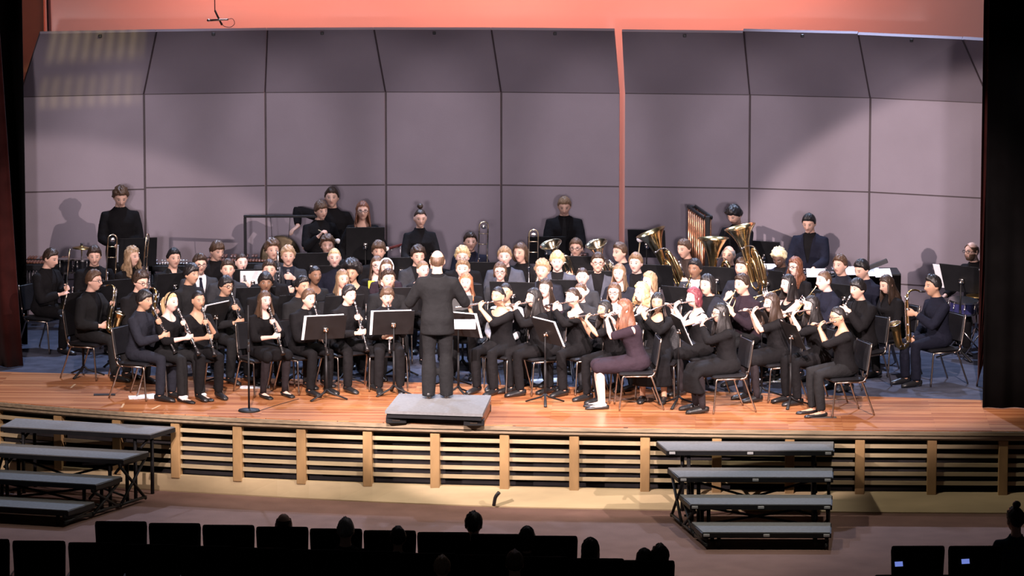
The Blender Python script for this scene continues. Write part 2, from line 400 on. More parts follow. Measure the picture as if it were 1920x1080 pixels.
def hand_geo(g, W, d, n, s, sx, cur):
    """palm, four unequal bent fingers and a thumb leaving the side of the palm; n points out of the palm"""
    d = nrm(d); n = nrm(n - d * (n @ d)); b = np.cross(d, n)      # b runs across the palm
    q = sx
    thumb_side = b * (1 if sx > 0 else -1)
    if (thumb_side @ Z3) < -.2: thumb_side = -thumb_side
    b = thumb_side
    c = lambda a, e=0, h=0: W + (d * a + b * e + n * h) * s
    g.tube([c(-.03), c(.0), c(.03), c(.07), c(.092)], np.array([[.025, .02], [.027, .02], [.036, .017], [.041, .0155], [.036, .013]]) * s, 12, ref=n)
    c1, c2 = (math.radians(v) for v in cur)
    for j, (off, ln) in enumerate(((.030, .070), (.0105, .080), (-.010, .074), (-.0295, .058))):
        p0 = c(.07, off * .9); p1 = c(.092, off)
        a = c1 * (.85 + .1 * j); v1 = d * math.cos(a) + n * math.sin(a) + b * off * 2.2
        p2 = p1 + nrm(v1) * ln * .5 * s
        a2 = a + c2; v2 = d * math.cos(a2) + n * math.sin(a2)
        p3 = p2 + nrm(v2) * ln * .5 * s
        g.tube([p0, p1, p2, p3], np.array([.0095, .0095, .0088, .0074]) * s, 8)
    p = [c(.02, .022), c(.045, .046, .008), c(.07, .058, .022), c(.092, .055, .034)]
    g.tube(p, np.array([.013, .0125, .0105, .0085]) * s, 8)

def torso_rings(k, off=0, t0=-9, t1=9, n=26, pw=.82):
    out = []; a = np.arange(n) * 2 * PI / n; cx = np.sign(np.cos(a)) * np.abs(np.cos(a)) ** pw; cy = np.sign(np.sin(a)) * np.abs(np.sin(a)) ** pw
    for t, w, dp, oy in k.rings:
        if t < t0 or t > t1: continue
        p_ = pw if t < .4 else (.9 if t < .46 else 1.0)
        cx = np.sign(np.cos(a)) * np.abs(np.cos(a)) ** p_; cy = np.sign(np.sin(a)) * np.abs(np.sin(a)) ** p_
        c = k.T(t, 0, oy); out.append(c + np.outer(cx, k.x) * (w * k.s + off) + np.outer(cy, k.f) * (dp * k.s + off))
    return out
def body_geo(k):
    g = Geo(); s = k.s; R = torso_rings(k)
    hs = k.H @ (np.eye(3) * k.hs)
    neck_top = k.head + k.H @ np.array([0, .028, -.02]) * s
    r0 = R[-1].mean(0); R.append(R[-1] - r0 + neck_top); g.loft(R)
    h = Geo(); h.join(HEAD); g.join(h.xf(m4(hs, k.head)))
    for i, sx in enumerate((-1, 1)):
        S, E, W = k.sh[i], k.el[i], k.wr[i]; f = .88 if k.fem else 1.0
        inn = k.T(.435, sx * .09, -.005)
        g.tube([inn, S, S * .6 + E * .4, E, E * .72 + W * .28, W], np.array([.062, .058, .050, .042, .043, .027]) * s * f, 14)
        hand_geo(g, W + nrm(W - E) * .012, k.hd[i], k.hn[i], s * (.93 if k.fem else 1), sx, k.cur)
        J, K, A = k.hj[i], k.kn[i], k.an[i]
        g.tube([J * .8 + k.hip * .2 + np.array([0, .03, .02]), J, J * .5 + K * .5, K, K * .72 + A * .28, A * .9 + K * .1, A + Z3 * -.02], np.array([.085, .088, .074, .057, .056, .038, .036]) * s, 14)
        g.tube([A + np.array([0, .05, -.045]), A + np.array([0, 0, -.045]), A + np.array([0, -.09, -.055]), A + np.array([0, -.155, -.06])], np.array([[.028, .03], [.034, .034], [.038, .022], [.026, .016]]) * s, 10, ref=Z3)
    return g
def sleeve(g, k, off, cut, i, puff=0):
    """cut 0..1 along the arm (0 = shoulder, .5 = elbow, 1 = wrist)"""
    S, E, W = k.sh[i], k.el[i], k.wr[i]; sx = (-1, 1)[i]; s = k.s; f = .9 if k.fem else 1.0
    pts = [k.T(.435, sx * .09, -.005), S + k.u * .002, S * .6 + E * .4, S * .12 + E * .88, E]; rad = [.066, .062, .056, .049, .047]
    if cut <= .5:
        q = max(cut * 2, .12); pts = pts[:2] + [S * (1 - q) + E * q]; rad = rad[:2] + [.062 - .012 * q]
    else:
        q = (cut - .5) * 2; pts += [E * (1 - .28 * q) + W * .28 * q, E * (1 - q) + W * q]; rad += [.050, .047 - .012 * q]
    g.tube(pts, np.array(rad) * s * f + off, 14)
def top_geo(k, sp):
    st = sp['top']; off = .026 if st in ('suit', 'blazer') else .015
    g = Geo(); t0 = -.05 if k.seated else (-.075 if st not in ('suit',) else -.075)
    g.loft(torso_rings(k, off, t0, .546 if st in ('shirt', 'suit', 'blazer') else .515))
    if st in ('suit', 'blazer') and not k.seated:          # the skirt of the jacket hangs past the hips
        a = np.arange(26) * 2 * PI / 26; c0 = k.T(-.02); R = []
        for z, w, d in ((.06, .178, .13), (-.06, .186, .142), (-.17, .19, .146)):
            c = k.T(z); R.append(c + np.outer(np.cos(a), k.x) * (w * k.s + .015) + np.outer(np.sin(a), k.f) * (d * k.s + .015))
        g.loft(R)
    cut = sp.get('sleeve', 1.0)
    for i in (0, 1): 
        if cut > 0: sleeve(g, k, off * .75, cut * .97, i)
    if st in ('shirt',):
        g.torus(k.T(.548, 0, -.008), .064 * k.s, .012, k.u, 20, 6)
    return g
def skirt_geo(k, sp):
    g = Geo(); n = 22; a = np.arange(n) * 2 * PI / n; R = []; L = sp.get('hem', .0); s = k.s
    if k.seated:
        kn = (k.kn[0] + k.kn[1]) / 2; kw = abs(k.kn[1][0]) + .085
        path = [(k.T(.13), k.u, .165, .12), (k.T(.02, 0, -.01), k.u, .20, .145), (k.hip + np.array([0, -.10, .01]), [0, -.85, .4], .205, .125), (k.hip * .5 + kn * .5, [0, -1, 0], .195, .105), (kn + np.array([0, .02, .005]), [0, -1, -.15], kw * .97 + .03, .082)]
        if L > 0:
            path += [(kn + np.array([0, -.065, -.06]), [0, -.5, -.85], kw + .04, .075), (kn + np.array([0, -.05, -L * .6]), [0, -.05, -1], kw + .05, .10), (kn + np.array([0, -.02, -L]), [0, 0, -1], kw + .06, .13)]
    else:
        path = [(k.T(.13), k.u, .15, .115), (k.T(.0), k.u, .19, .14), (k.T(-.3), Z3, .20, .16), (k.T(-.5), Z3, .22, .18)]
    for c, t, w, d in path:
        t = nrm(t); y = nrm(np.cross(t, X3)); R.append(c + np.outer(np.cos(a) * w * s, X3) + np.outer(np.sin(a) * d * s, y))
    g.loft(R)
    if k.seated:
        g.loft(torso_rings(k, .018, -.08, .115))
        for i in (0, 1): g.tube([k.hj[i] * .75 + k.hip * .25 + np.array([0, .035, .02]), k.hj[i], k.hj[i] * .5 + k.kn[i] * .5, k.hj[i] * .02 + k.kn[i] * .98], np.array([.105, .108, .098, .088]) * s, 16); g.ell(k.kn[i] + np.array([0, -.012, 0]), np.array([.082, .086, .084]) * s)
    return g
def trouser_geo(k, sp):
    g = Geo(); s = k.s; g.loft(torso_rings(k, .013, -.08, .115))
    wd = sp.get('wide', 1.0)
    for i in (0, 1):
        J, K, A = k.hj[i], k.kn[i], k.an[i].copy(); A = A + Z3 * sp.get('ankle', -.01)
        g.tube([J * .75 + k.hip * .25 + np.array([0, .035, .02]), J, J * .5 + K * .5, K, K * .6 + A * .4, A], np.array([.097, .101, .089, .073, .070 * wd, .060 * wd]) * s, 16)
    return g
def shoe_geo(k, i, flat=False):
    A = k.an[i]; g = Geo(); y0 = A[1] + .075
    for_ = [(0, .02, .03, .05), (.03, .034, .036, .052), (.10, .036, .042, .042), (.17, .040, .034, .036), (.225, .046, .028, .030), (.27, .036, .022, .024), (.285, .012, .012, .016)]
    R = []; a = np.arange(14) * 2 * PI / 14
    for y, w, h, cz in for_:
        if flat: h *= .7; cz *= .62
        z = np.sin(a) * h + cz; z = np.maximum(z, .004)
        R.append(np.stack([A[0] + np.cos(a) * w, np.full(14, y0 - y), z], 1))
    g.loft(R); return g

def hairline(style):
    # azimuth from the face in degrees -> how far down from the crown the hair reaches, in degrees
    if style in ('bald',): return [0, 40, 70, 95, 120, 180], [40, 60, 92, 98, 108, 122]
    if style in ('bangs', 'bowl'): return [0, 35, 60, 85, 105, 125, 180], [66, 66, 77, 96, 99, 112, 124]
    if style in ('tied', 'ponytail', 'topbun', 'bun'): return [0, 40, 65, 85, 105, 125, 180], [49, 50, 62, 80, 88, 106, 120]
    return [0, 40, 62, 84, 104, 125, 180], [54, 57, 66, 95, 97, 110, 124]
def hair_geo(style, L, seed, vol=1.0):
    """hair about the head's centre: a cap that ends at the hairline, and for long hair locks that fall from it"""
    r = np.random.default_rng(seed); ph = r.uniform(0, 6.28, 6); g = Geo(); n = 40
    az = (np.arange(n) * 2 * PI / n + 2 * PI) % (2 * PI); az = np.where(az > PI, az - 2 * PI, az)
    ad = np.degrees(np.abs(az)); xs, ys = hairline(style)
    part = r.uniform(-.5, .5)
    lim = np.radians(np.interp(ad, xs, ys)) * (1 + .015 * np.sin(az * 9 + ph[0]) + .012 * np.sin(az * 17 + ph[1]))
    curly = style in ('curly', 'afro', 'wavy')
    thick = dict(short=.017, buzz=.006, bangs=.022, bowl=.022, curly=.030, afro=.085, bald=.008, tied=.010, ponytail=.010, topbun=.010, bun=.010, long=.017, wavy=.024, bob=.020).get(style, .017) * vol
    long = style in ('long', 'wavy', 'bob')
    nr = 12; rings = []
    for i in range(1, nr + 1):
        q = i / nr
        if long: lm = np.where(ad > 66, np.minimum(lim, np.radians(94)), lim)
        else: lm = lim
        phi = lm * q
        if style == 'bald': phi = np.radians(58) * (1 - q) * np.ones(n) + lm * q; phi = np.maximum(np.minimum(phi, lm), np.radians(30))
        d = dirs(phi, az); P = head_surf(d)
        t = thick * (1.05 - .35 * np.clip(ad / 90, 0, 1) * q) * np.ones(n)
        if style in ('short', 'bangs') : t = t + .010 * np.clip(1 - ad / 70, 0, 1) * np.sin(q * PI) * (1 + part)
        t = t * (1 + .16 * np.sin(az * 13 + ph[2] + q * 3) * q + .10 * np.sin(az * 29 + ph[3]) * q)
        if not curly: t = t * (1 + .30 * np.sin(az * 7 + q * 7 + ph[4]) * np.sin(q * 13 + az * 3 + ph[5]) + .16 * np.sin(az * 17 + q * 21 + ph[0]))
        if curly:
            amp = .55 if style != 'afro' else .16
            t = t * (1 + amp * np.sin(az * 11 + q * 9 + ph[4]) * np.sin(q * 23 + az * 4 + ph[5]))
        if style == 'afro': t = np.maximum(t, .05)
        if i == nr and not long: t = t * .25 - .004
        if i == nr - 1 and not long: t = t * .8
        if long and i == nr: t = np.where(ad > 66, t, -.004)
        P = P + d * t[:, None]; rings.append(P)
    if long:
        P0 = rings[-1]; m = 9
        for j in range(1, m + 1):
            q = j / m; P = P0.copy(); a_ = ad
            bk = np.clip((a_ - 118) / 25, 0, 1); fr = np.clip((98 - a_) / 12, 0, 1); mid = 1 - np.maximum(bk, fr)
            Lz = bk * L + fr * min(L, .34) * .85 + mid * min(L, .21)
            tx = np.sign(az) * (fr * .098 + mid * .108 + bk * (.118 * np.sin(np.radians(180 - a_)) / .8)); ty = fr * -.085 + mid * .035 + bk * (.112 + .02 * np.cos(np.radians(180 - a_)))
            if style == 'bob': tx = P0[:, 0] * 1.02; ty = P0[:, 1] * 1.0
            w = np.clip(q * Lz / .20, 0, 1); w = w * w * (3 - 2 * w)
            P[:, 0] = P0[:, 0] * (1 - w) + tx * w; P[:, 1] = P0[:, 1] * (1 - w) + ty * w
            P[:, 2] = P0[:, 2] - Lz * q
            rip = .004 * np.sin(az * 19 + ph[2]) + (.011 * np.sin(q * 15 + az * 5 + ph[3]) if curly else .003 * np.sin(q * 6 + az * 7))
            rad = np.stack([np.sin(az), -np.cos(az), 0 * az], 1); P = P + rad * rip[:, None]
            if j == m: P[:, 2] += .012 * np.sin(az * 23 + ph[1])
            P = np.where((a_ > 66)[:, None], P, P0); rings.append(P)
    g.loft([q[::-1] for q in rings], caps=False)
    if style != 'bald':
        top = Geo(); top.add(np.vstack([rings[0], rings[0].mean(0) + np.array([0, 0, .004])]), [(i, (i + 1) % n, n) for i in range(n)]); g.join(top)
    if style == 'topbun': g.ell((0, .03, .160), (.040, .040, .036), 14, 9)
    if style in ('bun', 'tied'): g.ell((0, .115, .0), (.036, .034, .04), 14, 9)
    if style == 'ponytail':
        g.tube([(0, .09, .02), (0, .125, .03), (0, .15, -.01), (.01, .15, -.10), (.015, .145, -.17), (.01, .15, -.24)], [.02, .028, .034, .032, .024, .008], 12)
    return g
def glasses_geo():
    g = Geo()
    for sx in (-1, 1):
        a = np.arange(17) * 2 * PI / 16
        P = np.stack([sx * .033 + .024 * np.cos(a), np.full(17, -.104), .010 + .017 * np.sin(a)], 1); g.tube(P, .0028, 6, ref=(0, 1, 0), caps=False)
        g.rod((sx * .057, -.103, .014), (sx * .082, -.01, .012), .0026, 6)
    g.rod((-.010, -.107, .012), (.010, -.107, .012), .0026, 6); return g

# ---- union of the pieces into one skin, all people at once
def remesh(jobs):
    """jobs: {key: (Geo, voxel, smooth iterations, keep ratio)} -> {key: (V, tris/quads array)}"""
    tmp = {}
    for key, (g, vox, it, ratio) in jobs.items():
        o = bpy.data.objects.new('work', mesh_np('work', g.verts(), g.F)); C.objects.link(o)
        m = o.modifiers.new('r', 'REMESH'); m.mode = 'VOXEL'; m.voxel_size = vox; m.adaptivity = 0
        if it: q = o.modifiers.new('s', 'SMOOTH'); q.factor = .5; q.iterations = it
        if ratio < 1: q = o.modifiers.new('d', 'DECIMATE'); q.ratio = ratio; q.use_collapse_triangulate = True
        tmp[key] = o
    dg = bpy.context.evaluated_depsgraph_get(); out = {}
    for key, o in tmp.items():
        me = o.evaluated_get(dg).to_mesh()
        V = np.empty(len(me.vertices) * 3, np.float32); me.vertices.foreach_get('co', V)
        nf = len(me.polygons); tot = np.empty(nf, np.int32); me.polygons.foreach_get('loop_total', tot)
        L = np.empty(len(me.loops), np.int32); me.loops.foreach_get('vertex_index', L)
        if nf and tot.min() == tot.max(): Q = L.reshape(nf, tot[0])
        else:
            me.calc_loop_triangles(); T = np.empty(len(me.loop_triangles) * 3, np.int32); me.loop_triangles.foreach_get('vertices', T); Q = T.reshape(-1, 3)
        out[key] = (V.reshape(-1, 3).astype(float), Q); o.evaluated_get(dg).to_mesh_clear()
    for o in tmp.values():
        me = o.data; bpy.data.objects.remove(o); bpy.data.meshes.remove(me)
    return out

PEOPLE = []
def stage_person(**sp):
    sp.setdefault('s', .915 if sp['sex'] == 'f' else .97); sp.setdefault('pose', 'sit'); sp.setdefault('act', 'lap')
    PEOPLE.append(sp); return sp
def build_people():
    jobs = {}
    for i, sp in enumerate(PEOPLE):
        k = skeleton(sp); sp['k'] = k
        hd = math.radians(sp['h']); sp['R'] = rz(hd)
        # stand the person so that the head's centre is where the photograph has it
        hw = at_z(sp['px'], sp['py'], sp.get('z0', 0) + k.head[2]); rt = hw - sp['R'] @ k.head; rt[2] = sp.get('z0', 0)
        if 'root' in sp: rt = np.array(sp['root'], float)
        sp['M'] = m4(sp['R'], rt)
        jobs[i, 'body'] = (body_geo(k), .0085, 2, .42)
        jobs[i, 'top'] = (top_geo(k, sp), .017, 4, 1)
        if sp['bottom'] in ('trousers', 'shorts'): jobs[i, 'bottom'] = (trouser_geo(k, sp), .018, 4, 1)
        else: jobs[i, 'bottom'] = (skirt_geo(k, sp), .018, 3, 1)
        if sp['top'] in ('suit', 'blazer'):
            g = Geo(); g.loft(torso_rings(k, .012, .1, .546)); g.torus(k.T(.548, 0, -.008), .063 * k.s, .012, k.u, 20, 6); jobs[i, 'shirt'] = (g, .017, 3, 1)
    # in batches, to keep memory down
    keys = list(jobs); res = {}
    for b in range(0, len(keys), 60): res.update(remesh({q: jobs[q] for q in keys[b:b + 60]}))
    for i, sp in enumerate(PEOPLE): dress(i, sp, res)

def strip(V, Q, keep):
    if keep.all(): return V, Q
    Q = Q[keep]; u, inv = np.unique(Q, return_inverse=True); V = V[u]; Q = inv.reshape(Q.shape)
    k = Q.shape[1]; E = np.vstack([Q[:, [i, (i + 1) % k]] for i in range(k)]); E.sort(axis=1)
    e, cnt = np.unique(E, axis=0, return_counts=True); e = e[cnt == 1]         # smooth the cut edge along itself
    for _ in range(14):
        acc = np.zeros_like(V); n = np.zeros(len(V)); np.add.at(acc, e[:, 0], V[e[:, 1]]); np.add.at(acc, e[:, 1], V[e[:, 0]]); np.add.at(n, e[:, 0], 1); np.add.at(n, e[:, 1], 1)
        q = n >= 2; V[q] = V[q] * .5 + acc[q] / n[q][:, None] * .5
    return V, Q
def dress(i, sp, res):
    k = sp['k']; s = k.s
    V, Q = res[i, 'body']
    me = mesh_np('person', V, Q)
    loc = (V - k.head) @ k.H / k.hs; at = me.attributes.new('fc', 'FLOAT_VECTOR', 'POINT')
    loc = np.where((np.abs(loc) < .2).all(1)[:, None], loc, [0, 1., 0]); at.data.foreach_set('vector', loc.astype(np.float32).ravel())
    hc = sp['hair'][1]; brow = 'dkbrown' if hc in ('brown', 'auburn', 'maroon', 'grey') else ('brown' if hc in ('ltbrown', 'sandy', 'ginger') else ('ltbrown' if hc == 'blond' else ('black' if hc == 'bleached' else hc)))
    me.materials.append(skin(sp['skin'], brow))
    o = obj('person', me); setm(o, sp['M']); sp['o'] = o
    tag(o, sp['label'], 'person', sp.get('group'))
    def part(name, g, mat, smooth=True, parent=None):
        p = obj(name, g, mat, parent if parent is not None else o, smooth); return p
    # garments
    V, Q = res[i, 'top']; r = V - k.hip; t = r @ k.u / s; xx = r @ k.x / s; yy = r @ k.f / s
    ct, cx, cy = t[Q].mean(1), xx[Q].mean(1), yy[Q].mean(1); keep = np.ones(len(Q), bool); st = sp['top']
    if st in ('suit', 'blazer'):
        lo = .10 if k.seated else .12
        keep &= ~((cy > .0) & (ct > lo) & (np.abs(cx) < .004 + .075 * np.clip((ct - lo) / .42, 0, 1)) & (ct < .62))
        keep &= ~((ct > .515) & (np.abs(cx) < .085))
    elif st == 'shirt':
        if sp.get('open'): keep &= ~((cy > 0) & (ct > .42) & (np.abs(cx) < .05 * np.clip((ct - .42) / .13, 0, 1)))
    elif st == 'vneck':
        keep &= ~((cy > 0) & (ct > .375) & (np.abs(cx) < .095 * np.clip((ct - .375) / .13, 0, 1))); keep &= ~((cy <= 0) & (ct > .475) & (np.abs(cx) < .08))
    elif st == 'scoop':
        keep &= ~((cy > 0) & ((cx / .10) ** 2 + ((ct - .515) / .075) ** 2 < 1)); keep &= ~((cy <= 0) & ((cx / .095) ** 2 + ((ct - .515) / .05) ** 2 < 1))
    elif st == 'wide':   # wide boat neck that leaves the shoulders' tops bare
        keep &= ~(((cx / .15) ** 2 + ((ct - .53) / np.where(cy > 0, .10, .08)) ** 2 < 1))
    elif st == 'tank':
        keep &= ~(((cx / .11) ** 2 + ((ct - .53) / np.where(cy > 0, .12, .09)) ** 2 < 1)); keep &= ~((np.abs(cx) > .135) & (ct > .40))
    keep |= np.abs(cy) > .155      # never an arm that crosses in front
    V, Q = strip(V, Q, keep)
    p = part({'suit': 'jacket', 'blazer': 'jacket', 'shirt': 'shirt'}.get(st, 'blouse'), mesh_np('top', V, Q), CL[sp['cl']])
    if not keep.all(): mo = p.modifiers.new('edge', 'SOLIDIFY'); mo.thickness = .006; mo.offset = -1
    V, Q = res[i, 'bottom']; nm = sp['bottom']
    part('trousers' if nm == 'trousers' else ('shorts' if nm == 'shorts' else 'skirt'), mesh_np('bottom', V, Q), CL[sp.get('clb', sp['cl'] if sp['cl'] not in ('grey', 'plum', 'teal') else 'coal')])
    if (i, 'shirt') in res:
        V, Q = res[i, 'shirt']; part('shirt', mesh_np('shirt', V, Q), CL[sp.get('shirt', 'black')])
    if sp.get('tie'):
        g = Geo(); w = [(.53, .016), (.51, .020), (.50, .014), (.40, .026), (.24, .034), (.215, .002)]; R = []
        for t_, w_ in w:
            d0 = np.interp(t_, [q[0] for q in k.rings], [q[2] + q[3] for q in k.rings]) + .026 / s
            c0 = k.T(t_, 0, d0); R.append(np.array([c0 - k.x * w_, c0 + k.x * w_, c0 + k.x * w_ - k.f * .012, c0 - k.x * w_ - k.f * .012]))
        g.loft(R); part('tie', g, CL[sp['tie']], False)
    if sp.get('tights'):   # tights pulled over both legs
        g = Geo()
        for q in (0, 1):
            J, K, A = k.hj[q], k.kn[q], k.an[q]; g.tube([J * .5 + K * .5, K, K * .72 + A * .28, A * .9 + K * .1, A + Z3 * -.03], np.array([.074, .057, .056, .038, .038]) * s + .005, 14)
        part('tights', g, CL['tights'])
    for q in (0, 1):
        part('shoe', shoe_geo(k, q, bool(sp.get('flats'))), LEATHER)
        if sp.get('socks'):
            A, K = k.an[q], k.kn[q]; g = Geo(); g.tube([A + Z3 * -.035 + np.array([0, -.06, 0]), A + Z3 * -.02, A + (K - A) * .2], np.array([.046, .05, .046]) * s, 12); part('sock', g, SOCK)
    style, hcol = sp['hair'][:2]; L = sp['hair'][2] if len(sp['hair']) > 2 else .3
    g = hair_geo(style, L, i + 11, sp.get('vol', 1.0)); g.xf(m4(k.H @ (np.eye(3) * k.hs), k.head))
    h = part('hair', g, HAIR[hcol])
    if style in ('long', 'wavy', 'bob'): mo = h.modifiers.new('body', 'SOLIDIFY'); mo.thickness = .014; mo.offset = -1
    if sp.get('glasses'): part('glasses', glasses_geo().xf(m4(k.H @ (np.eye(3) * k.hs), k.head)), FRAME)
    if sp.get('band'):
        a = np.linspace(-1.75, 1.75, 25); P = head_surf(dirs(np.abs(a) + .0, np.where(a >= 0, PI / 2, -PI / 2) * np.ones(25))); P = P * 1.0 + dirs(np.abs(a), np.where(a >= 0, PI / 2, -PI / 2)) * .016
        P[:, 1] -= .030 * np.cos(a / 1.75 * PI / 2)
        g = Geo(); g.tube(P, [[.012, .004]] * 25, 8, ref=(0, 1, 0)); part('headband', g.xf(m4(k.H @ (np.eye(3) * k.hs), k.head)), CL[sp['band']])
    if sp.get('beard'):
        g = Geo(); az = np.radians(np.linspace(-82, 82, 24)); R = []
        for ph_, t_ in ((100, .001), (108, .008), (122, .013), (138, .014), (150, .006)):
            d = dirs(np.radians(np.where(np.abs(np.degrees(az)) < 26, max(ph_, 118), ph_)), az); R.append(head_surf(d) + d * t_)
        g.loft(R, caps=False, closed=False); part('beard', g.xf(m4(k.H @ (np.eye(3) * k.hs), k.head)), HAIR[sp['beard']])
# ------------------------------------------------------------------ instruments (each built once about its own origin, then copied)
def bez(P, n=24):
    """smooth curve through points (Catmull-Rom)"""
    P = np.asarray(P, float); Q = np.vstack([2 * P[0] - P[1], P, 2 * P[-1] - P[-2]]); out = []
    m = len(P) - 1
    for i in range(m):
        a, b, c, d = Q[i:i + 4]; k = max(2, n // m)
        for t in np.linspace(0, 1, k, endpoint=False):
            out.append(.5 * ((2 * b) + (-a + c) * t + (2 * a - 5 * b + 4 * c - d) * t * t + (-a + 3 * b - 3 * c + d) * t ** 3))
    out.append(P[-1]); return np.array(out)
def lerp_r(R, n): return np.interp(np.linspace(0, 1, n), np.linspace(0, 1, len(R)), R)

def make_clarinet(name='clarinet', ln=.66, bell=.032, mat=None):
    """along +Z from the mouthpiece tip"""
    g = Geo(); g.lathe([(.0125, .075), (.0125, .08), (.014, .14), (.0135, .142), (.0138, ln * .48), (.0155, ln * .485), (.0155, ln * .515), (.0138, ln * .52), (.0145, ln - .11), (.017, ln - .09), (.020, ln - .045), (bell, ln), (bell - .004, ln), (.012, ln - .05)], 14)
    root = obj(name, g, mat or EBONY, smooth=True)
    m = Geo(); m.lathe([(.003, .0), (.007, .008), (.0105, .045), (.0125, .075)], 12); obj('mouthpiece', m, BLK, root, True)
    k = Geo()
    for z in (.08, .145, ln * .475, ln * .525, ln - .115): k.lathe([(.0155, z - .004), (.0165, z), (.0155, z + .004)], 12)
    k.lathe([(.0140, .030), (.0145, .033), (.0150, .058), (.0140, .06)], 12)
    k.rod((.016, .0, .17), (.016, .0, ln * .46), .0042, 6); k.rod((-.015, .006, ln * .53), (-.015, .006, ln - .13), .0042, 6); k.rod((.008, .016, ln * .3), (.010, .016, ln * .75), .0038, 6)
    for z in np.linspace(.18, ln - .14, 11):
        a = 2.2 + (z * 37) % 1.9; c, s_ = math.cos(a), math.sin(a)
        k.lathe([(.001, 0), (.0098, .001), (.0098, .005), (.001, .006)], 10, m4(frame((c, s_, 0)), (c * .014, s_ * .014, z)))
    obj('keywork', k, SILVER, root, True); return root
def make_flute():
    """along +Z from the crown; the lip plate .15 from it"""
    g = Geo(); g.lathe([(.0, 0), (.011, .0), (.0115, .012), (.0095, .014), (.0095, .665), (.0105, .667), (.0105, .672), (.0, .672)], 14)
    for z in (.215, .222, .555): g.lathe([(.0095, z - .012), (.0115, z - .008), (.0115, z + .008), (.0095, z + .012)], 14)
    root = obj('flute', g, SILVER, smooth=True)
    l = Geo(); l.ell((0, .006, .15), (.013, .009, .026), 12, 8); obj('lip_plate', l, SILVER, root, True)
    k = Geo(); k.rod((.010, .008, .24), (.010, .008, .64), .0028, 6)
    for z in np.linspace(.25, .63, 14): k.lathe([(.0, 0), (.0085, .0), (.0085, .004), (.0, .005)], 10, m4(frame((.25, 1, 0)), (.002, .0095, z)))
    obj('keywork', k, SILVER, root, True); return root
def make_trumpet():
    """along +Z from the mouthpiece to the bell; valves stand along -Y"""
    g = Geo(); g.lathe([(.0125, 0), (.0135, .004), (.007, .02), (.005, .05), (.005, .08)], 12)
    P = bez([(0, 0, .07), (0, 0, .20), (0, 0, .34), (0, .02, .385), (0, .055, .385), (0, .075, .34), (0, .075, .25)], 40); g.tube(P, .0062, 8)
    P = bez([(0, .075, .25), (0, .072, .12), (0, .05, .085), (0, .018, .10), (0.004, .0, .14), (.012, -.004, .20), (.018, 0, .28), (.018, 0, .36)], 40); g.tube(P, .0065, 8)
    n = 20; z = np.linspace(.34, .49, n); R = .0068 + .055 * np.clip((z - .36) / .13, 0, 1) ** 2.6
    g.lathe([(r, q) for r, q in zip(R, z)] + [(R[-1] - .003, .491), (R[-3] - .004, z[-3])], 20, m4(None, (.018, 0, 0)))
    root = obj('trumpet', g, BRASS, smooth=True)
    for j in range(3):
        v = Geo(); v.lathe([(.0, -.075), (.009, -.074), (.009, -.068), (.0035, -.066), (.0035, -.048), (.0105, -.047), (.0105, .085), (.007, .088), (.004, .098), (0, .099)], 12, m4(frame((0, 1, 0)), (0.006, 0, .20 + .028 * j)))
        obj('valve', v, SILVER, root, True)
    return root
def make_trombone():
    """stood upright: tuning bow on top, bell section hanging, slide down; +Z up, origin at the grip"""
    g = Geo(); a = np.linspace(0, PI, 13); top = .50
    P = np.vstack([[(-.058, 0, -.05)], np.stack([-.058 * np.cos(a), 0 * a, top + .058 * np.sin(a)], 1), [(.058, 0, .10)]]); g.tube(P, .0085, 10)
    for z in (.40, .26): g.rod((-.058, 0, z), (.058, 0, z), .005, 8)
    z = np.linspace(.12, -.24, 20); R = .010 + .092 * np.clip((.12 - z) / .36, 0, 1) ** 3.0
    g.lathe([(r, q) for r, q in zip(R, z)] + [(R[-1] - .004, z[-1] + .001), (R[-4] - .004, z[-4])], 24, m4(None, (.058, 0, 0)))
    root = obj('trombone', g, PALEB, smooth=True)
    s = Geo(); s.rod((-.058, .0, .0), (-.058, 0, -.52), .0075, 8); s.rod((-.058, -.085, .02), (-.058, -.085, -.52), .0075, 8)
    P = np.stack([0 * a - .058, -.0425 + .0425 * np.cos(a), -.52 - .0425 * np.sin(a)], 1); s.tube(P, .0078, 8)
    for q in (0.0, -.09): s.rod((-.058, 0, q), (-.058, -.085, q), .005, 8)
    obj('slide', s, SILVER, root, True)
    m = Geo(); m.lathe([(.015, .085), (.014, .078), (.007, .055), (.006, .02)], 12, m4(None, (-.058, -.085, 0))); obj('mouthpiece', m, SILVER, root, True)
    w = Geo(); w.ell((0.0, .0, top - .01), (.035, .018, .03), 12, 8); obj('counterweight', w, SILVER, root, True)
    return root
